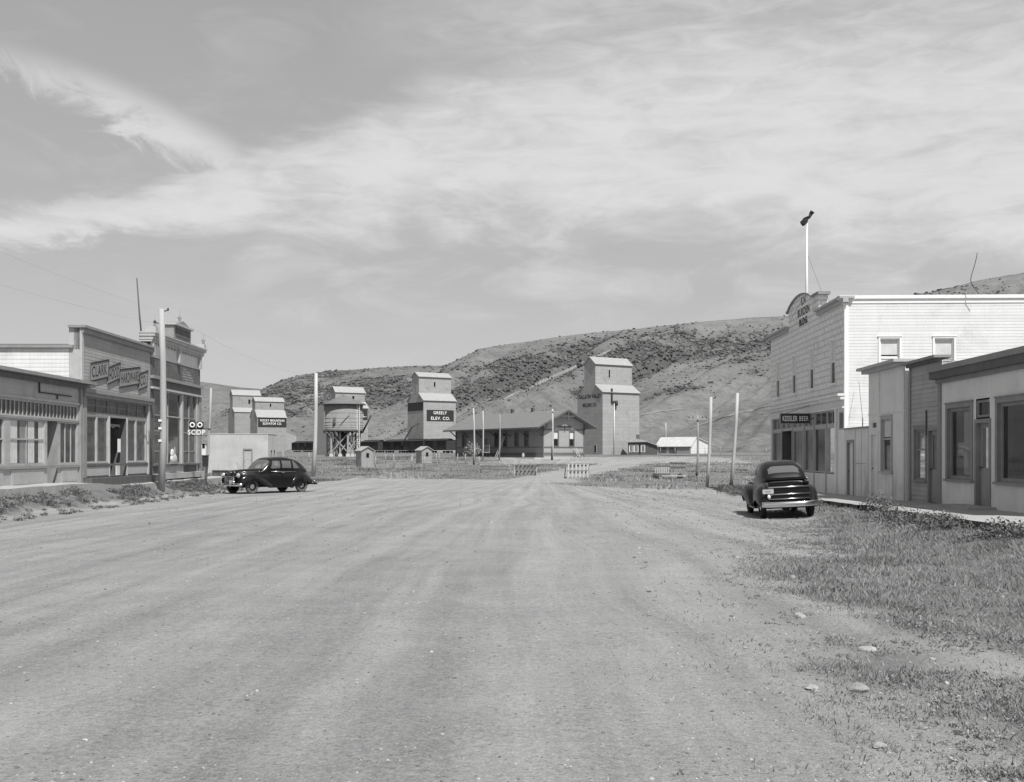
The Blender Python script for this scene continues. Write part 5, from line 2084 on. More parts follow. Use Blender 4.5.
mb.bar((WD / 2 - 1.2, -1.2, 6.35), (WD / 2 + 1.2, -1.2, 6.35), .1, .14, 'dark_trim')
split(mb.build('eave_bracket', o))
mb = MB()
for P, l_ in ((PG, WD), (PLg, LD)):
    pbox(mb, P, -.05, l_ + .05, 1.5, 1.66, .004, .07, 'dark_trim')
    pbox(mb, P, -.05, l_ + .05, .35, .75, .004, .05, 'depot_dark')
    pbox(mb, P, -.06, .12, 0, wt, .003, .08, 'dark_trim')
    pbox(mb, P, l_ - .12, l_ + .06, 0, wt, .003, .08, 'dark_trim')
pbox(mb, PG, 0, WD, 4.2, 4.36, .004, .06, 'depot_dark')
mb.build('trim_board', o)
for a_, b_, c_, d_ in gw:
    window(o, PG, a_, b_, c_, d_, 'depot_dark', 'far_glass', (), (.5,), .08, .07, .1, True, shade=.5)
for i, (a_, b_, c_, d_) in enumerate(wins_l):
    if c_ < 1:
        door(o, PLg, a_, b_, c_, d_, 'depot_dark', .1, tm='dark_trim')
    else:
        window(o, PLg, a_, b_, c_, d_, 'depot_dark', 'far_glass', (), (.5,), .08, .07, .12, True)
mb = MB()
pbox(mb, PG, 2.7, 5.3, 4.36, 4.86, .01, .1, 'dark_trim')
mb.build('name_board', o)
mb = MB()
for y_ in (8.5, 14.5):
    mb.box(3.7, 4.1, y_ - .25, y_ + .25, 6.9, 7.9, 'dark_brick')
    mb.box(3.65, 4.15, y_ - .3, y_ + .3, 7.9, 8.0, 'mid_trim')
mb.build('chimney', o)
# brick platform in front of it
mb = MB()
c0 = Vector((DX, DY, 0))
ux, uy = Vector((math.cos(TRK), math.sin(TRK), 0)), Vector((tx_, ty_, 0))
q = [c0 - ux * 5 - uy * 5, c0 + ux * 14 - uy * 5, c0 + ux * 14 + uy * 31, c0 - ux * 5 + uy * 31]
mb.prism([(p_.x, p_.y) for p_ in q], .9, DZ - .02, 'pale_concrete', lambda u, v, w_: (u, v, w_))
ob = mb.build('platform', None)
tag(ob, 'low pale platform round the railway depot', 'platform', kind='structure')


def dep(u, v, z=0):
    p_ = c0 + ux * u + uy * v
    return (p_.x, p_.y, DZ - .02 + z)


# platform clutter
o = thing('baggage_cart', 'baggage cart standing against the dark depot side near its door', 'cart', dep(-2.6, 13), TRK + R(80))
mb = MB()
mb.box(-1.3, 1.3, -.5, .5, .75, .87, 'weathered_wood')
for i in range(7):
    mb.box(-1.25 + i * .39, -1.17 + i * .39, -.48, -.42, .87, 1.9, 'weathered_wood')
mb.box(-1.3, 1.3, -.49, -.41, 1.9, 2.0, 'weathered_wood')
mb.build('bed', o)
for a_ in (-.8, .8):
    for b_ in (-.5, .5):
        mb = MB()
        mb.lathe([(.30, -.03), (.37, -.03), (.37, .03), (.30, .03), (.30, -.03)], 'iron', 16, 'y')
        for k in range(4):
            g = k * math.pi / 4
            mb.bar((.33 * math.cos(g), 0, .33 * math.sin(g)), (-.33 * math.cos(g), 0, -.33 * math.sin(g)), .03, .03, 'iron', (0, 1, 0))
        mb.build('wheel', o, (a_, b_, .37))
o = thing('ladder', 'pale ladder leaning on the depot wall beside the cart', 'ladder', dep(-1.4, 10.2), TRK)
mb = MB()
for b_ in (-.25, .25):
    mb.bar((-.7, b_, 0), (.9, b_, 3.4), .07, .07, 'pale_pole')
for i in range(9):
    q_ = (i + .5) / 9
    mb.bar((-.7 + 1.6 * q_, -.25, 3.4 * q_), (-.7 + 1.6 * q_, .25, 3.4 * q_), .05, .05, 'pale_pole')
mb.build('rails', o)
pts = [dep(-3.2, 15.6)[:2] + (1.5, 2.6), dep(-3.6, 14.2)[:2] + (1.1, 1.8)]
ob = leafclumps('shrub', [(p_[0], p_[1], p_[2], p_[3]) for p_ in pts], 'dry_leaf', 'pale bushy shrub against the depot side wall', 60, .16)
ob['kind'] = 'thing'
ob['category'] = 'shrub'
o = thing('milk_can', 'pale milk can on the platform before the depot corner', 'milk can', dep(-1.9, 2.6), 0)
mb = MB()
mb.lathe([(0, 0), (.2, 0), (.21, .4), (.12, .6), (.14, .7), (0, .71)], 'light_trim', 14)
mb.build('can', o)
o = thing('hand_truck', 'folded hand truck propped at the depot gable end', 'hand truck', dep(5.9, -.9), TRK)
mb = MB()
for b_ in (-.22, .22):
    mb.bar((b_, -.5, .1), (b_, .75, 1.5), .06, .06, 'pale_pole')
for i in range(4):
    mb.bar((-.22, -.3 + i * .3, .32 + i * .34), (.22, -.3 + i * .3, .32 + i * .34), .05, .05, 'pale_pole')
mb.box(-.25, .25, -.85, -.45, .06, .1, 'iron')
mb.build('frame', o)
for b_ in (-.28, .28):
    mb = MB()
    mb.lathe([(0, -.03), (.14, -.03), (.14, .03), (0, .03)], 'iron', 12, 'x')
    mb.build('wheel', o, (b_, -.45, .14))

# ---- boxcars on the track
def boxcar(first=None):
    o = thing('boxcar', 'dark boxcar', 'boxcar', (0, 0, 0), 0, 'boxcars on the railway siding')
    mb = MB()
    mb.box(-6.0, 6.0, -1.4, 1.4, 1.05, 3.55, 'boxcar_paint')
    for i in range(13):
        if 5 <= i <= 7:
            continue
        for s in (-1, 1):
            mb.box(-6 + i - .04, -6 + i + .04, s * 1.4, s * 1.46, 1.06, 3.5, 'boxcar_paint')
    for s in (-1, 1):
        mb.box(-6.02, 6.02, s * 1.4, s * 1.47, .95, 1.1, 'iron')
    mb.build('body', o)
    mb = MB()
    mb.prism([(-1.55, 3.5), (0, 3.95), (1.55, 3.5), (1.55, 3.57), (0, 4.03), (-1.55, 3.57)], -6.1, 6.1, 'boxcar_paint', lambda u, v, q: (q, u, v))
    mb.box(-6.1, 6.1, -.3, .3, 4.06, 4.12, 'dark_wood')
    mb.build('roof', o)
    for s in (-1, 1):
        mb = MB()
        mb.box(-1.0, 1.0, s * 1.46, s * 1.54, 1.1, 3.4, 'boxcar_paint')
        for u in (-1, 1):
            mb.box(u * 1.0 - .04, u * 1.0 + .04, s * 1.54, s * 1.57, 1.1, 3.4, 'boxcar_paint')
        mb.box(-2.2, 2.2, s * 1.47, s * 1.56, 3.402, 3.48, 'iron')
        mb.build('door', o)
    for u in (-4.4, 4.4):
        mb = MB()
        mb.box(u - 1.1, u + 1.1, -.95, .95, .45, .75, 'iron')
        for v in (-.85, .85):
            for s in (-.75, .75):
                mb.lathe([(0, s - .06), (.42, s - .06), (.42, s + .06), (0, s + .06)], 'iron', 14, 'y', (u + v, 0, .42))
        mb.build('truck', o)
    return o


bx0 = boxcar()
blab = ['boxcar nearest the depot, first of three coupled below the GREELY elevator', 'middle boxcar of the three coupled below the GREELY elevator',
        'boxcar at the water tank end of the three coupled below the GREELY elevator', 'lone boxcar seen just right of the water tank legs',
        'boxcar coupled at the near end, left of the coal shed', 'farthest boxcar, at the left end beyond the coal shed']
ends = []
for i, l_ in enumerate((5.6, 18.6, 31.6, 47.0, 91.0, 104.0)):
    b = bx0 if i == 0 else copy_tree(bx0)
    X_, Y_ = -16.6 - .545 * l_, 290 + .839 * l_
    b.location = (X_, Y_, float(np.interp(l_, [0, 110], [2.02, 2.3])))
    b.rotation_euler = (0, 0, math.atan2(.839, -.545))
    b['label'] = blab[i]
mb = MB()
A_ = Vector((-16.6 + .545 * 80, 290 - .839 * 80, 0))
d_ = Vector((-.545, .839, 0))
n_ = Vector((.839, .545, 0))


def rl(l_):
    return float(np.interp(l_, [-200, -40, 0, 110, 300], [1.5, 1.75, 2.0, 2.28, 3.0]))


for s in (-.72, .72):
    for l0 in range(-150, 260, 10):
        p_, q_ = Vector((-16.6, 290, 0)) + d_ * l0 + n_ * s, Vector((-16.6, 290, 0)) + d_ * (l0 + 10) + n_ * s
        p_.z, q_.z = rl(l0) - .04, rl(l0 + 10) - .04
        mb.bar(p_, q_, .08, .15, 'iron')
ob = mb.build('railway_track', None)
tag(ob, 'railway track running past the depot and elevators', 'railway', kind='structure')
mb = MB()
for l0 in range(-150, 260, 10):
    a_, b_ = Vector((-16.6, 290, 0)) + d_ * l0, Vector((-16.6, 290, 0)) + d_ * (l0 + 10)
    for s0, s1, z0_, z1_ in ((-3.4, -1.5, -1.2, -.2), (-1.5, 1.5, -.2, -.2), (1.5, 3.4, -.2, -1.2)):
        mb.poly([tuple(a_ + n_ * s0 + Vector((0, 0, rl(l0) + z0_))), tuple(a_ + n_ * s1 + Vector((0, 0, rl(l0) + z1_))),
                 tuple(b_ + n_ * s1 + Vector((0, 0, rl(l0 + 10) + z1_))), tuple(b_ + n_ * s0 + Vector((0, 0, rl(l0 + 10) + z0_)))], 'railway_gravel')
ob = mb.build('railway_bed', None)
tag(ob, 'low gravel bed under the railway track', 'railway bed', kind='structure')

# ---- pale blank building behind the sedan
x0_, x1_ = (207 - 512) / F * 100, (268 - 512) / F * 100
o = thing('blank_building', 'pale flat-roofed block building with one small door, behind the parked sedan', 'building', (x0_, 100, gz(-25, 100) - .1))
w_ = x1_ - x0_
PBk = lambda u, v, q: (u, -q, v)
mb = MB()
wall(mb, PBk, 0, w_, -.5, 3.75, 'pale_concrete', [(3.4, 4.15, .35, 2.35)])
mb.build('front_wall', o)
mb = MB()
wall(mb, lambda u, v, q: (w_ + q, u, v), 0, 3.8, -.5, 3.75, 'pale_concrete', [(1.1, 1.5, .9, 2.2), (2.4, 2.8, .9, 2.2)])
mb.poly([(0, 0, -.5), (0, 3.8, -.5), (0, 3.8, 3.75), (0, 0, 3.75)], 'pale_concrete')
mb.poly([(0, 3.8, -.5), (w_, 3.8, -.5), (w_, 3.8, 3.75), (0, 3.8, 3.75)], 'pale_concrete')
mb.build('side_wall', o)
mb = MB()
mb.box(-.03, w_ + .03, -.03, 3.83, 3.752, 3.82, 'pale_concrete')
mb.build('roof', o)
door(o, PBk, 3.4, 4.15, .35, 2.35, 'light_trim', .06, tm='mid_trim')
for a_, b_ in ((1.1, 1.5), (2.4, 2.8)):
    window(o, lambda u, v, q: (w_ + q, u, v), a_, b_, .9, 2.2, 'mid_trim', 'far_glass', (), (.5,), .08, .05, .06, True)

# ---- sheds right of the big elevator
Dq = 262
o = thing('small_office', 'small dark windowed office with a stubby chimney at the GALLATIN elevator foot', 'office', ((628 - 512) / F * Dq, Dq, 1.75), R(-8))
mb = MB()
mb.prism([(0, -.5), (0, 3.1), (4.5, 3.1), (7.0, 2.2), (7.0, -.5)], 0, 5, 'dark_wood', lambda u, v, q: (u, q, v))
mb.build('wall', o)
mb = MB()
mb.prism([(-.6, 3.0), (4.6, 3.12), (7.4, 2.1), (7.4, 2.25), (4.6, 3.3), (-.6, 3.2)], -.5, 5.3, 'tin_roof', lambda u, v, q: (u, q, v))
mb.prism([(-.9, 3.2), (2.0, 3.9), (4.8, 3.32)], .8, 5.3, 'tin_roof', lambda u, v, q: (u, q, v))
mb.build('roof', o)
mb = MB()
mb.box(1.9, 2.7, 1.4, 2.2, 3.4, 4.9, 'dark_trim')
mb.build('chimney', o)
for a_ in (.4, 1.6, 3.2):
    window(o, PB, a_, a_ + .8, .7, 2.3, 'white_trim', 'far_glass', (.5,), (), .02, .06, .1, False)
door(o, PB, 2.6, 3.1, 0, 2.3, 'dark_wood', .0, tm='dark_trim', panels=False)
window(o, PB, 5.0, 5.7, .4, 1.8, 'dark_trim', 'far_glass', (), (), .02, .06, .05, False)
Dq = 285
o = thing('pale_barn', 'long pale barn with bright tin roof and white gable end', 'barn', ((691 - 512) / F * Dq, Dq, 1.5), R(-40))
mb = MB()
mb.prism([(0, -.5), (0, 2.5), (2.6, 4.8), (10.6, 2.9), (10.6, -.5)], 0, 10.7, 'white_paint', lambda u, v, q: (-q * .94 + 0, u, v) if False else (-q, u, v))
mb.build('wall', o)
mb = MB()
mb.prism([(-.3, 2.27), (2.6, 4.83), (2.6, 5.0), (-.4, 2.45)], -.3, 11.0, 'pale_roof', lambda u, v, q: (-q, u, v))
mb.prism([(10.9, 2.86), (2.6, 4.83), (2.6, 5.0), (11.0, 3.0)], -.3, 11.0, 'pale_roof', lambda u, v, q: (-q, u, v))
mb.build('roof', o)
mb = MB()
mb.box(-10.6, -.1, -.08, -.004, 0, 2.3, 'weathered_wood')
mb.build('plank_front', o)
for a_ in (-9.8, -6.5):
    mb = MB()
    mb.box(a_, a_ + 2.2, -.16, -.082, .0, 2.2, 'dark_wood')
    mb.build('sliding_door', o)

# ---- two outhouses
for (px, py, D_, lb) in ((367.5, 466.6, 122, 'small outhouse nearest the water tank, plank walls and pale roof'), (427, 464.5, 136, 'small outhouse standing before the three coupled boxcars')):
    x = (px - 512) / F * D_
    z_ = HC - (py - 454) / F * D_
    o = thing('outhouse', lb, 'outhouse', (x, D_, z_ - .05), R(33), 'outhouses in the field')
    mb = MB()
    wall(mb, PB, -.75, .75, -.3, 1.85, 'weathered_wood', [(-.2, .25, 1.0, 1.6)])
    mb.poly([(-.75, 0, 1.85), (.75, 0, 1.85), (0, 0, 2.25)], 'weathered_wood')
    mb.poly([(-.75, 1.5, -.3), (.75, 1.5, -.3), (.75, 1.5, 1.85), (0, 1.5, 2.25), (-.75, 1.5, 1.85)], 'grey_board')
    mb.poly([(-.75, 0, -.3), (-.75, 1.5, -.3), (-.75, 1.5, 1.85), (-.75, 0, 1.85)], 'weathered_wood')
    mb.poly([(.75, 0, -.3), (.75, 1.5, -.3), (.75, 1.5, 1.85), (.75, 0, 1.85)], 'weathered_wood')
    mb.build('wall', o)
    mb = MB()
    for s in (-1, 1):
        mb.prism([(0, 2.27), (s * .92, 1.78), (s * .92, 1.85), (0, 2.36)], -.15, 1.65, 'tin_roof', lambda u, v, q: (u, q, v))
    mb.build('roof', o)
    window(o, PB, -.2, .25, 1.0, 1.6, 'mid_trim', 'black_void', (), (), .05, .05, .0, False)

# ---- wooden box by the sedan's bumper
x, y = (221.5 - 512) / F * 70, 70
o = thing('wooden_crate', 'dark square wooden crate on the ground past the sedan front', 'crate', (x, y, gz(x, y) - .02), R(8))
mb = MB()
mb.box(-.52, .52, -.4, .4, 0, .85, 'dark_wood')
for a_ in (-.52, -.03, .46):
    mb.box(a_, a_ + .06, -.43, -.402, 0, .87, 'dark_wood')
mb.build('body', o)
mb = MB()
mb.box(-.56, .56, -.45, .44, .852, .92, 'dark_wood')
mb.build('lid', o)


# ---- slatted things at the street end
def barricade(label, px, py, D_, w_, h_, rows, dark, rz):
    x = (px - 512) / F * D_
    o = thing('slatted_barrier', label, 'barrier', (x, D_, gz(x, D_) - .02), rz)
    rail = MB()
    for z_ in (0.06, h_ * .52, h_ - .05):
        rail.bar((-w_ / 2, -.1, z_), (w_ / 2, -.1, z_), .06, .06, 'weathered_wood')
        rail.bar((-w_ / 2, .25, z_), (w_ / 2, .25, z_), .07, .10, 'dark_wood')
    rail.build('rail', o)
    k = 6
    for i in range(k):
        u = -w_ / 2 + (i + .5) * w_ / k
        for r_ in range(rows):
            za, zb = h_ * r_ / rows + .05, h_ * (r_ + 1) / rows - .05
            mb = MB()
            if dark:
                mb.bar((u - .09, -.06, za), (u + .09 + .03 * i, -.02, zb), .17, .06, 'dark_wood', (0, 1, 0))
            else:
                mb.bar((u - .03, -.16, za), (u + .02, -.16, zb + .04), .15, .05, 'pale_pole', (0, 1, 0))
                mb.bar((u + .16, .0, zb - .16), (u + .20, .0, zb + .02), .15, .06, 'dark_wood', (0, 1, 0))
            mb.build('slat', o)
    for u in (-w_ / 2, w_ / 2):
        mb = MB()
        mb.bar((u, -.3, 0), (u, .05, h_), .07, .07, 'weathered_wood')
        mb.bar((u, .4, 0), (u, .05, h_), .07, .07, 'weathered_wood')
        mb.build('trestle', o)
    return o


barricade('dark slatted road barrier in two tiers at the street end', 525.5, 475, 97, 2.0, 1.05, 2, True, 0)
barricade('white picketed road barrier beside the lane to the depot', 577.5, 477, 90, 2.0, 1.2, 2, False, R(14))
D_ = 84
x = (668 - 512) / F * D_
o = thing('hay_rack', 'old slatted hay wagon bed resting low in the grass', 'wagon', (x, D_, gz(x, D_) - .05), R(-6))
mb = MB()
mb.box(-.5, 1.35, -.7, .6, .22, .30, 'pale_pole')
mb.box(-1.2, .1, -.5, .6, .36, .44, 'dark_wood')
mb.build('platform', o)
mb = MB()
for i in range(8):
    mb.box(-1.0 + i * .14, -.93 + i * .14, -.5, -.45, .44, .98, 'pale_pole')
mb.box(-1.06, .12, -.52, -.43, .98, 1.06, 'dark_wood')
mb.box(-1.06, .12, -.10, -.02, 1.2, 1.28, 'weathered_wood')
for i in range(5):
    mb.box(-1.0 + i * .25, -.94 + i * .25, -.08, -.04, .44, 1.25, 'weathered_wood')
mb.build('side_rack', o)
mb = MB()
for i in range(9):
    mb.box(.2 + i * .13, .26 + i * .13, -.3, -.25, .30, 1.2, 'weathered_wood')
mb.box(.16, 1.36, -.36, -.25, .88, .98, 'dark_wood')
mb.box(.16, 1.36, -.34, -.24, 1.2, 1.3, 'dark_wood')
mb.build('rear_rack', o)
for a_ in (-.95, .9):
    mb = MB()
    mb.lathe([(0, -.05), (.22, -.05), (.24, 0), (.22, .05), (0, .05)], 'iron', 14, 'y')
    mb.build('wheel', o, (a_, -.62, .22))

# ================================================================ poles


def pole(label, px, py, ptx, pty, D_, r0, r1, m='pole_wood', arm=0.0, pegs=0, name='utility_pole', grp='bare wooden poles', dark=0.0, zbase=None):
    """px,py foot and ptx,pty head as read off the photograph, D_ its distance"""
    x = (px - 512) / F * D_
    zb = gz(x, D_) if zbase is None else zbase
    zt_ = HC + (454 - pty) / F * D_
    tx = (ptx - 512) / F * D_ - x
    o = thing(name, label, 'pole', (x, D_, zb), 0, grp)
    H_ = zt_ - zb
    mb = MB()
    bend = .012 * H_
    mb.tube([(0, 0, -.3), (tx * .3 + bend, 0, H_ * .3), (tx * .7 + bend * .7, 0, H_ * .7), (tx, 0, H_)], [r0, r0 * .7 + r1 * .3, r0 * .3 + r1 * .7, r1], m, 10)
    mb.build('shaft', o)
    if dark:
        mb = MB()
        mb.tube([(0, 0, 0.02), (tx * dark / H_, 0, dark)], r0 * 1.12, 'dark_wood', 10)
        mb.build('base_wrap', o)
    if arm:
        mb = MB()
        mb.bar((tx - arm, -r1 - .05, H_ - .35), (tx + arm, -r1 - .05, H_ - .35), .1, .12, 'weathered_wood')
        mb.build('crossarm', o)
        for q in (-.9, -.5, .5, .9):
            mb = MB()
            mb.lathe([(.02, 0), (.04, .06), (.045, .12), (.02, .17), (0.001, .175)], 'dusty_glass', 8, 'z', (tx + q * arm, -r1 - .05, H_ - .29))
            mb.build('insulator', o)
    for q in range(pegs):
        mb = MB()
        s = 1 if q % 2 == 0 else -1
        z_ = H_ - .12 - .55 * q
        mb.tube([(tx, 0, z_), (tx + s * (r1 + .16), 0, z_ + .06)], .025, 'iron', 6)
        mb.lathe([(.02, 0), (.04, .03), (.045, .09), (.02, .13), (.001, .135)], 'iron', 8, 'z', (tx + s * (r1 + .17), 0, z_ + .04))
        mb.build('insulator', o)
    return o, (x + tx, D_, zt_)


o1, top1 = pole('thick weathered pole before the brick store, tallest on the left side', 161, 490, 161.5, 309, 48.5, .165, .125, 'pole_wood', 0, 2, zbase=.30)
x, y = (161 - 512) / F * 48.5, 48.5
mb = MB()
for z_ in (2.2, 2.75, 3.1):
    mb.box(-.06, .08, -.18, -.16, z_, z_ + .10, 'white_trim')
mb.build('notice', o1)
o2, top2 = pole('pale pole right behind the parked sedan', 313, 474, 316, 373, 92, .19, .14, 'pale_pole', 0, 4)
o3, top3 = pole('slim pole with crossarm before the left end of the depot', 474, 466, 473.5, 408, 128, .11, .08, 'pale_pole', 0.0, 2, dark=1.4)
pole('slim pole second from the left in front of the depot', 482.5, 459, 483, 411, 150, .11, .08, 'pale_pole', 0, 1)
pole('dark slim pole beside the depot door ladder', 499, 459, 500, 414, 152, .10, .08, 'weathered_wood', 0, 1)
o4, top4 = pole('pole with a crossarm before the depot gable end', 552, 458, 552.5, 409, 152, .14, .11, 'pale_pole', .9, 0, dark=2.0)
o5, top5 = pole('thin grey pole with crossarm behind the two leaning posts', 697, 475.5, 697.5, 415, 90, .10, .075, 'weathered_wood', .8, 0, dark=.6)
pole('leaning bare post nearer the hay wagon, left of the leaning pair', 706.5, 487.5, 711, 397, 64, .10, .085, 'pale_pole', 0, 1, 'leaning_post')
pole('leaning bare post nearer the lodge block, right of the leaning pair', 730.5, 487.5, 737.5, 393, 64, .10, .09, 'pale_pole', 0, 0, 'leaning_post')
pole('thin far pole rising beyond the pale barn', 665.5, 452, 665.8, 423, 300, .16, .12, 'pale_pole')
o6, top6 = pole('thin leaning pole holding the gas station sign', 205, 481, 211, 388, 57, .075, .055, 'pole_wood', 0, 0, zbase=.45)
# sign hung off that pole
zc_ = HC + (454 - 430) / F * 57
xc_ = (197 - 512) / F * 56.9
o = thing('station_sign', 'cut-out sign of two rings above pale letters beside the brick store', 'sign', (xc_, 56.9, zc_))
mb = MB()
for a_, w_ in ((-.24, .36), (.16, .36)):
    mb.box(a_ - w_ / 2, a_ + w_ / 2, -.02, .02, .08, .44, 'sign_black')
mb.bar((-.4, .03, .06), (.72, .03, .06), .04, .04, 'iron')
mb.bar((-.4, .03, -.30), (.55, .03, -.30), .03, .03, 'iron')
mb.build('board', o)
for a_ in (-.24, .16):
    mb = MB()
    mb.lathe([(.075, -.03), (.145, -.03), (.145, -.05), (.075, -.05), (.075, -.03)], 'letter_white', 18, 'y', (a_, 0, .26))
    mb.build('ring', o)
text_mesh('SCOP', lambda u, v, q: (u, -.02 - q, v), -.02, -.12, .01, .92, .26, 'letter_white', o, bold=.02)
o = thing('meter_box', 'small dark box strapped low on the leaning sign pole', 'meter box', ((205.7 - 512) / F * 56.85, 56.85, HC - (466.5 - 454) / F * 57))
mb = MB()
mb.box(-.14, .14, -.16, .0, 0, .55, 'sign_black')
mb.box(-.16, .16, -.18, .02, .55, .6, 'iron')
mb.build('case', o)

# wires
def wire(label, p, q, sag, r_=.0022):
    p, q = Vector(p), Vector(q)
    o = thing('power_line', label, 'wire', tuple(p), 0, 'overhead wires')
    mb = MB()
    pts = []
    for i in range(15):
        t_ = i / 14
        w = (q - p) * t_
        w.z -= sag * 4 * t_ * (1 - t_)
        pts.append(w)
    mb.tube(pts, r_, 'wire', 4, cap=False)
    mb.build('cable', o)


wire('upper faint wire running left from the thick pole', (top1[0], top1[1], top1[2] - .1), (-15.6, 12, 8.9), .45)
wire('lower faint wire running left from the thick pole', (top1[0] - .2, top1[1], top1[2] - .65), (-15.9, 12, 7.3), .4)
wire('faint wire from the thick pole to the pale pole behind the sedan', (top1[0] + .2, top1[1], top1[2] - .1), (top2[0], top2[1], top2[2] - .15), .7, .003)

# ---- field fences
def fence(label, pts, h_, step, name='wire_fence', rails=False, m='weathered_wood'):
    x, y = pts[0]
    o = thing(name, label, 'fence', (x, y, gz(x, y)))
    P0 = Vector((x, y, gz(x, y)))
    allp = []
    for (ax, ay), (bx, by) in zip(pts[:-1], pts[1:]):
        k = max(1, int(math.hypot(bx - ax, by - ay) / step))
        for i in range(k + (1 if (bx, by) == pts[-1] else 0)):
            px_, py_ = ax + (bx - ax) * i / k, ay + (by - ay) * i / k
            allp.append(Vector((px_, py_, gz(px_, py_))) - P0)
    for p_ in allp:
        mb = MB()
        hh = h_ * random.uniform(.85, 1.15)
        mb.tube([p_ + Vector((0, 0, -.2)), p_ + Vector((random.uniform(-.08, .08), 0, hh))], random.uniform(.05, .08), m, 6)
        mb.build('post', o)
    mb = MB()
    for k in ((.5, .95) if not rails else (.55, .9)):
        for p_, q_ in zip(allp[:-1], allp[1:]):
            if rails:
                mb.bar(p_ + Vector((0, -.06, h_ * k)), q_ + Vector((0, -.06, h_ * k)), .05, .13, m)
            else:
                mb.tube([p_ + Vector((0, 0, h_ * k)), q_ + Vector((0, 0, h_ * k))], .012, 'iron', 4)
    mb.build('rail' if rails else 'wire', o)


fence('low rail fence running up to the dark slatted barrier', [(-9, 108), (-3, 104), (-.2, 101)], .8, 2.6, 'rail_fence', True, 'weathered_wood')
fence('post and wire fence past the water tank foot', [(-42, 150), (-24, 146), (-6, 141)], 1.3, 3.4)
fence('weathered wire fence along the far right foot of the hill', [(36, 262), (60, 255), (85, 250)], 1.6, 3.2, 'wire_fence')
fence('leaning old posts of a wire fence between the two outhouses', [(-15, 119), (-11.5, 124), (-9, 128), (-4, 131)], 1.3, 2.3)

# ================================================================ cars


def cr(st, k):
    """smooth interpolation through stations"""
    st = np.array(st, float)
    out = []
    n = len(st)
    for i in range(n - 1):
        p0, p1, p2, p3 = st[max(i - 1, 0)], st[i], st[i + 1], st[min(i + 2, n - 1)]
        for j in range(k):
            t_ = j / k
            out.append(.5 * ((2 * p1) + (-p0 + p2) * t_ + (2 * p0 - 5 * p1 + 4 * p2 - p3) * t_ ** 2 + (-p0 + 3 * p1 - 3 * p2 + p3) * t_ ** 3))
    out.append(st[-1])
    return np.array(out)


def loft(mb, st, m, k=5, N=28, e1=.5, e2=.6, xc=0.0, skip=None, glass=None, gm='car_glass', cols=None):
    """stations (y, half width, z low, z high[, x centre]) swept into a rounded shell"""
    S_ = cr(st, k)
    rows = []
    for r_ in S_:
        y, w, a, b = r_[:4]
        w = max(w, .004)
        x0 = r_[4] if len(r_) > 4 else xc
        row = []
        for j in range(N + 1):
            th = math.pi * j / N
            c, s = math.cos(th), math.sin(th)
            row.append((x0 + w * math.copysign(abs(c) ** e1, c), y, a + (b - a) * max(s, 0) ** e2))
        rows.append(row)
    for i in range(len(rows) - 1):
        for j in range(N):
            q = [rows[i][j], rows[i + 1][j], rows[i + 1][j + 1], rows[i][j + 1]]
            c = np.mean(q, 0)
            if skip and skip(c):
                if glass is not None:
                    glass.poly(q, gm, True)
                continue
            mb.poly(q, m, True)
    for row, s in ((rows[0], 1), (rows[-1], -1)):
        mb.poly(row if s > 0 else row[::-1], m)
    return rows


def weld(o):
    import bmesh
    bm = bmesh.new()
    bm.from_mesh(o.data)
    bmesh.ops.remove_doubles(bm, verts=bm.verts, dist=.0015)
    bmesh.ops.recalc_face_normals(bm, faces=bm.faces)
    bm.to_mesh(o.data)
    bm.free()
    return o


def wheel(parent, loc, side, r_=.355, tw=.085, tyre='dusty_tyre', hub='dull_chrome', rim='car_paint', share=None):
    if share is not None:
        o = copy_tree(share, parent)
        o.location = loc
        o.rotation_euler = (0, 0, 0 if side > 0 else math.pi)
        return o
    mb = MB()
    mb.lathe([(.215, -tw * .8), (.30, -tw), (r_ - .02, -tw * .85), (r_, -tw * .4), (r_, tw * .4), (r_ - .02, tw * .85), (.30, tw), (.215, tw * .8), (.215, -tw * .8)], tyre, 28, 'x')
    o = mb.build('wheel', parent, loc, (0, 0, 0 if side > 0 else math.pi))
    mb = MB()
    mb.lathe([(.0, tw * .35), (.13, tw * .42), (.15, tw * .3), (.19, tw * .35), (.218, tw * .8), (.218, -tw * .8), (0, -tw * .8)], rim, 24, 'x')
    mb.build('rim', o)
    mb = MB()
    mb.lathe([(.135, tw * .40), (.13, tw * .62), (.09, tw * .82), (.0, tw * .9)], hub, 20, 'x')
    mb.build('hubcap', o)
    return o


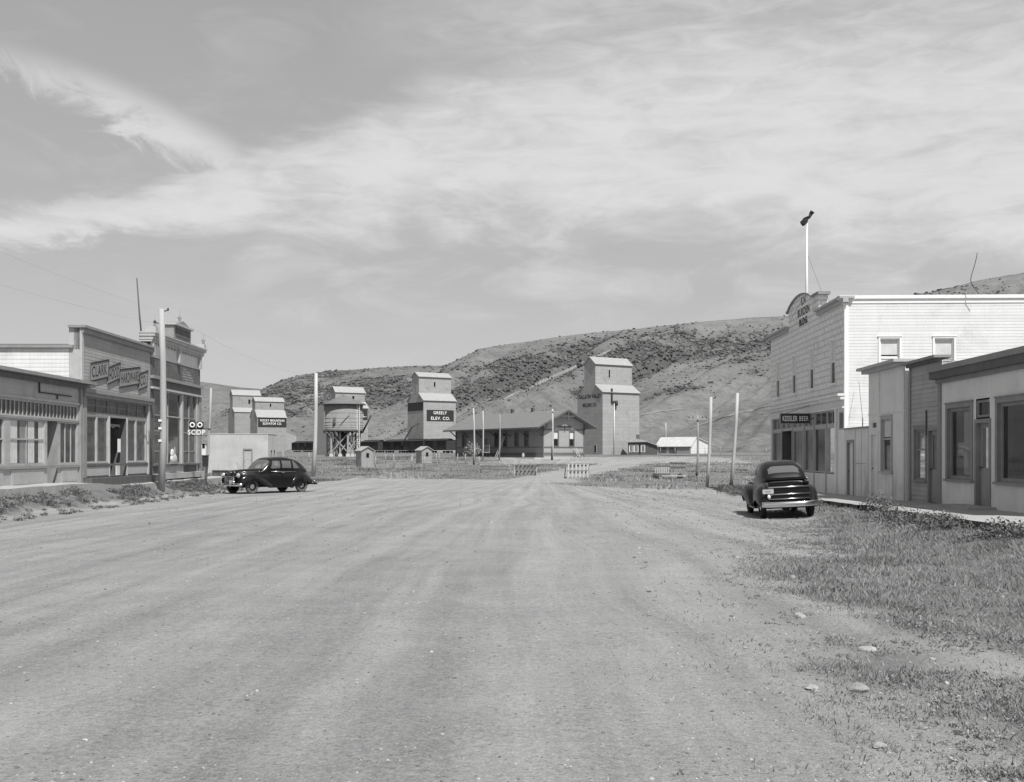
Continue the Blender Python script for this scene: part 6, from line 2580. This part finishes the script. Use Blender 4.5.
def car(name, label, loc, rot, coupe):
    paint = 'coupe_paint' if coupe else 'car_paint'
    o = thing(name, label, 'car', loc)
    o.rotation_euler = rot
    # body shell
    if not coupe:
        st = [(2.28, .10, .55, .92), (2.22, .20, .50, 1.02), (2.05, .29, .46, 1.10), (1.5, .37, .42, 1.145), (1.0, .50, .36, 1.165), (.72, .66, .33, 1.17), (.4, .77, .31, 1.16),
              (-.3, .83, .30, 1.15), (-1.1, .83, .30, 1.14), (-1.7, .75, .32, 1.10), (-2.15, .60, .36, .98), (-2.45, .40, .42, .78), (-2.56, .18, .46, .62)]
    else:
        st = [(2.20, .10, .55, .90), (2.12, .22, .50, 1.0), (1.9, .30, .46, 1.06), (1.4, .38, .42, 1.12), (.9, .52, .36, 1.14), (.62, .66, .33, 1.15), (.3, .76, .31, 1.15),
              (-.3, .80, .30, 1.14), (-.9, .79, .30, 1.13), (-1.35, .76, .32, 1.12), (-1.75, .70, .34, 1.05), (-2.0, .62, .38, .92)]
    mb = MB()
    sk = None
    if coupe:
        sk = lambda c: c[1] < -1.15 and abs(c[0]) < .56 and c[2] > .9
    loft(mb, st, paint, 6, 32, .42, .42, skip=sk)
    weld(mb.build('body', o))
    # cabin with real window openings
    if not coupe:
        cs = [(.86, .60, .95, 1.10), (.72, .66, .95, 1.24), (.55, .70, .95, 1.42), (.40, .715, .95, 1.55), (.18, .73, .95, 1.665), (-.2, .735, .95, 1.715), (-.7, .735, .95, 1.715), (-1.2, .72, .95, 1.64),
              (-1.55, .69, .95, 1.52), (-1.85, .62, .95, 1.34), (-2.1, .50, .95, 1.12), (-2.2, .4, .9, 1.0)]

        def tops(y):
            q = cr(cs, 6)
            return np.interp(-y, -q[:, 0], q[:, 3])

        def sk(c):
            x, y, z = c
            zr = tops(y)
            if 1.17 < z < min(zr - .13, 1.53) and abs(x) > .5:
                if -.22 < y < .38 - (z - 1.17) * .5 or -.92 < y < -.30 or -1.45 + (z - 1.17) * 1.0 < y < -1.02:
                    return True
            if y > .36 and z > 1.16 and .03 < abs(x) < .58 and zr - z < .16:
                return True
            if -1.92 < y < -1.62 and .02 < abs(x) < .34 and zr - z < .12:
                return True
            return False
    else:
        cs = [(.72, .58, .95, 1.10), (.60, .64, .95, 1.24), (.45, .68, .95, 1.40), (.28, .70, .95, 1.53), (.05, .72, .95, 1.63), (-.3, .725, .95, 1.67), (-.65, .72, .95, 1.645), (-.95, .70, .95, 1.56),
              (-1.15, .675, .95, 1.45), (-1.32, .64, .95, 1.30), (-1.45, .60, .95, 1.14), (-1.5, .57, .92, 1.05)]

        def tops(y):
            q = cr(cs, 6)
            return np.interp(-y, -q[:, 0], q[:, 3])

        def sk(c):
            x, y, z = c
            zr = tops(y)
            if 1.17 < z < min(zr - .12, 1.49) and abs(x) > .5:
                if -.30 < y < .30 - (z - 1.17) * .5 or -.8 + (z - 1.17) * .6 < y < -.40:
                    return True
            if y > .24 and z > 1.16 and .03 < abs(x) < .58 and zr - z < .2:
                return True
            if -1.31 < y < -1.06 and .018 < abs(x) < .46 - max(0, z - 1.42) * 1.2 and zr - z < .14 and z > 1.29:
                return True
            return False
    mb, gl = MB(), MB()
    loft(mb, cs, paint, 8, 64, .5, .62, skip=sk, glass=gl)
    weld(mb.build('cabin', o))
    split(weld(gl.build('window_glass', o)))
    # seats and dash seen through the glass
    mb = MB()
    mb.box(-.62, .62, -.45, -.25, .6, 1.28 if not coupe else 1.2, 'interior')
    if not coupe:
        mb.box(-.62, .62, -1.45, -1.2, .6, 1.24, 'interior')
    mb.box(-.6, .6, .45, .55, .8, 1.1, 'interior')
    mb.build('seats', o)
    # fenders
    if not coupe:
        yw, yr, xw = 1.52, -1.55, .70
        ff = [(2.24, .06, .50, .58, .60), (2.12, .17, .42, .78, .63), (1.85, .225, .46, .90, .67), (1.52, .24, .60, .935, .69), (1.15, .23, .52, .87, .69), (.8, .20, .36, .72, .70), (.5, .16, .30, .52, .71), (.28, .08, .29, .37, .72)]
        rf = [(-.72, .04, .30, .42, .76), (-.95, .13, .34, .68, .75), (-1.22, .17, .46, .85, .74), (-1.55, .185, .56, .90, .73), (-1.9, .18, .48, .83, .70), (-2.25, .14, .38, .64, .66), (-2.56, .07, .36, .46, .60), (-2.66, .03, .36, .40, .58)]
    else:
        yw, yr, xw = 1.40, -1.42, .71
        ff = [(2.14, .06, .50, .58, .60), (2.0, .18, .42, .78, .64), (1.7, .235, .48, .90, .69), (1.40, .245, .60, .92, .71), (1.0, .23, .50, .84, .71), (.7, .20, .36, .70, .71), (.42, .16, .30, .50, .72), (.2, .08, .29, .36, .73)]
        rf = [(-.55, .04, .30, .42, .76), (-.82, .14, .36, .70, .75), (-1.1, .18, .48, .88, .74), (-1.42, .195, .56, .93, .73), (-1.75, .185, .46, .84, .71), (-2.05, .14, .36, .64, .68), (-2.25, .07, .34, .46, .64)]
    for s in (-1, 1):
        mb = MB()
        loft(mb, [(a, b, c, d, s * e) for a, b, c, d, e in ff], paint, 5, 18, .7, .7)
        weld(mb.build('fender', o))
        mb = MB()
        loft(mb, [(a, b, c, d, s * e) for a, b, c, d, e in rf], paint, 5, 18, .7, .7)
        weld(mb.build('fender', o))
        mb = MB()
        mb.box(s * .66, s * .87, -.9 if not coupe else -.7, .5, .27, .31, paint)
        mb.build('running_board', o)
        # belt strip and handles
        if not coupe:
            mb = MB()
            mb.tube([(s * .775, .45, 1.03), (s * .845, -.3, 1.02), (s * .842, -1.1, 1.01)], .012, 'dull_chrome', 6)
            mb.build('belt_moulding', o)
            for y_ in (-.16, -.36):
                mb = MB()
                mb.tube([(s * .82, y_, .98), (s * .87, y_ - .02, .98), (s * .87, y_ - .12 * (1 if y_ > -.2 else -1), .98)], .013, 'chrome', 6)
                mb.build('door_handle', o)
            mb = MB()
            for z_ in (.93, .98, 1.03):
                mb.tube([(s * .30, 2.0, z_ - .02), (s * .395, 1.5, z_), (s * .50, 1.0, z_)], .01, 'dull_chrome', 5)
            mb.build('hood_louvre', o)
            mb = MB()
            mb.box(s * .835, s * .842, -.262, -.252, .42, 1.1, 'black_void')
            mb.box(s * .80, s * .838, .475, .482, .5, 1.08, 'black_void')
            mb.build('door_seam', o)
    wh = None
    for (x, y, s) in ((xw, yw, 1), (-xw, yw, -1), (xw, yr, 1), (-xw, yr, -1)):
        w_ = wheel(o, (x, y, .355), s, tyre='dusty_tyre' if not coupe else 'tyre', rim=paint, share=wh)
        wh = wh or w_
    # underside so that daylight does not show through the floor
    mb = MB()
    mb.box(-.62, .62, -1.9, 1.9, .30, .42, 'black_void')
    mb.tube([(-.68, yr, .355), (.68, yr, .355)], .05, 'iron', 8)
    mb.ell((0, yr, .34), (.16, .16, .14), 'iron', 10, 8)
    mb.build('chassis', o)
    # front end
    yg = 2.24 if not coupe else 2.16
    for s in (-1, 1):
        mb = MB()
        mb.lathe([(.0, .16), (.07, .15), (.115, .10), (.12, .06), (.10, -.08), (.05, -.2), (.0, -.24)], paint, 16, 'y', (s * .56, yg - .12, .86))
        h_ = mb.build('headlight', o)
        mb = MB()
        mb.lathe([(.118, .075), (.105, .115), (.06, .15), (0, .165)], 'lamp_glass', 16, 'y', (s * .56, yg - .118, .86))
        mb.lathe([(.12, .06), (.13, .07), (.128, .09), (.112, .10)], 'chrome', 16, 'y', (s * .56, yg - .118, .86))
        mb.build('lens', h_)
    mb = MB()
    for i in range(13):
        x_ = -.36 + .06 * i
        yy = yg + .10 - .35 * x_ * x_
        mb.bar((x_, yy - .05, .47), (x_ * .82, yy + .0, .80), .036, .05, 'chrome', (0, 1, 0))
    for z_ in (.50, .58, .66, .74):
        mb.tube([(-.37, yg + .04, z_), (-.2, yg + .09, z_), (0, yg + .105, z_), (.2, yg + .09, z_), (.37, yg + .04, z_)], .016, 'chrome', 6)
    mb.box(-.40, .40, yg - .12, yg - .02, .44, .80, 'black_void')
    mb.box(-.42, .42, yg - .08, yg + .06, .80, .83, 'dull_chrome')
    mb.build('grille', o)
    if not coupe:
        mb = MB()
        for z_ in (.88, .94, 1.0):
            mb.tube([(-.12, yg + .0, z_), (0, yg + .06 - (z_ - .9) * .3, z_), (.12, yg + .0, z_)], .014, 'chrome', 6)
        mb.ell((0, yg - .05, 1.08), (.03, .12, .05), 'chrome', 8, 6)
        mb.build('hood_trim', o)
    for yb_, s, mm in ((yg + .22, 1, 'chrome'), ((-2.72 if not coupe else -2.38), -1, 'chrome')):
        mb = MB()
        hw = .86 if s > 0 or not coupe else .82
        hh = .065 if not coupe else .08
        ring = [(-.02, -1), (.012, -.95), (.034, -.5), (.04, 0), (.034, .5), (.012, .95), (-.02, 1), (-.03, 0)]
        G = []
        for i in range(25):
            u = -1 + 2 * i / 24
            yc = yb_ - s * .20 * u ** 4 - s * .03 * u * u
            G.append([(u * hw, yc + s * a_, .44 + b_ * hh) for a_, b_ in ring])
        for ga, gb in zip(G[:-1], G[1:]):
            for j in range(8):
                mb.poly([ga[j], gb[j], gb[(j + 1) % 8], ga[(j + 1) % 8]], mm, True)
        mb.poly(G[0], mm)
        mb.poly(G[-1], mm)
        weld(mb.build('bumper', o))
        mb = MB()
        for u in (-.4, .4):
            mb.bar((u, yb_ - s * .01, .40), (u, yb_ - s * .5, .40), .05, .06, 'iron')
        mb.build('bumper_iron', o)
        if s > 0 or not coupe:
            mb = MB()
            for u in (-.32, .32):
                mb.ell((u, yb_ + s * .04, .46), (.04, .04, .12), 'chrome', 8, 8)
            mb.build('overrider', o)
    # plates
    if not coupe:
        mb = MB()
        mb.box(.10 - .5, .34 - .5, yg + .17, yg + .18, .52, .66, 'light_trim')
        mb.build('number_plate', o)
    else:
        # cargo box let into the open boot
        mb = MB()
        for s in (-1, 1):
            mb.box(s * .56, s * .60, -2.06, -1.2, .55, 1.06, paint)
        mb.box(-.56, .56, -1.22, -1.2, .55, 1.14, 'black_void')
        mb.box(-.56, .56, -2.0, -1.2, .55, .60, 'black_void')
        mb.build('cargo_box', o)
        mb = MB()
        mb.box(-.60, .60, -2.11, -2.065, .56, .93, paint)
        for z_, r_ in ((.925, .022), (.72, .020), (.585, .016)):
            mb.tube([(-.60, -2.125, z_), (.60, -2.125, z_)], r_, 'dull_chrome', 8)
        mb.build('tailgate', o)
        mb = MB()
        mb.prism([(-.66, 1.10), (-.60, 1.18), (.60, 1.18), (.66, 1.10), (.60, 1.115), (-.60, 1.115)], -1.52, -1.44, paint, lambda u, v, q: (u, q, v))
        mb.build('deck_edge', o)
        mb = MB()
        mb.box(-.78, -.46, -2.16, -2.14, .74, .90, 'light_trim')
        mb.box(-.79, -.45, -2.165, -2.161, .735, .755, 'iron')
        mb.box(-.79, -.45, -2.165, -2.161, .885, .905, 'iron')
        mb.box(-.70, -.54, -2.164, -2.161, .80, .84, 'mid_trim')
        mb.build('number_plate', o)
        mb = MB()
        mb.ell((-.60, -2.14, .66), (.05, .05, .07), 'lamp_glass', 10, 8)
        mb.build('tail_lamp', o)
        mb = MB()
        mb.ell((.66, -1.42, 1.12), (.05, .07, .045), 'chrome', 10, 8)
        mb.build('lid_hinge', o)
    return o


# sedan on the left, nose towards us and to the left
phi = R(52)
hx, hy = -math.cos(phi), -math.sin(phi)
cx, cy = -12.45, 55.0
z_ = gz(cx, cy)
car('parked_sedan', 'black four-door sedan parked slantwise on the left of the street', (cx, cy, z_ - .01), (0, 0, math.atan2(hy, hx) - math.pi / 2), False).scale = (1.05, 1.03, 1.07)
# coupe on the right, tail towards us
a5 = R(-5)
rx, ry = 8.36, 32.9
hx, hy = -math.sin(a5), math.cos(a5)
cx, cy = rx + hx * 1.42, ry + hy * 1.42
zl, zr = gz(cx - .7, cy), gz(cx + .7, cy)
roll = math.atan2(zr - zl, 1.4)
zf, zk = gz(cx + hx * 1.4, cy + hy * 1.4), gz(cx - hx * 1.4, cy - hy * 1.4)
pit = math.atan2(zf - zk, 2.8)
car('parked_coupe', 'dark coupe seen from behind with open boot and bright bumper', (cx, cy, (zl + zr) / 2 - .015), (pit, -roll, a5), True).scale = (1.0, 1.0, 1.04)
print('roll', math.degrees(roll), 'pitch', math.degrees(pit))
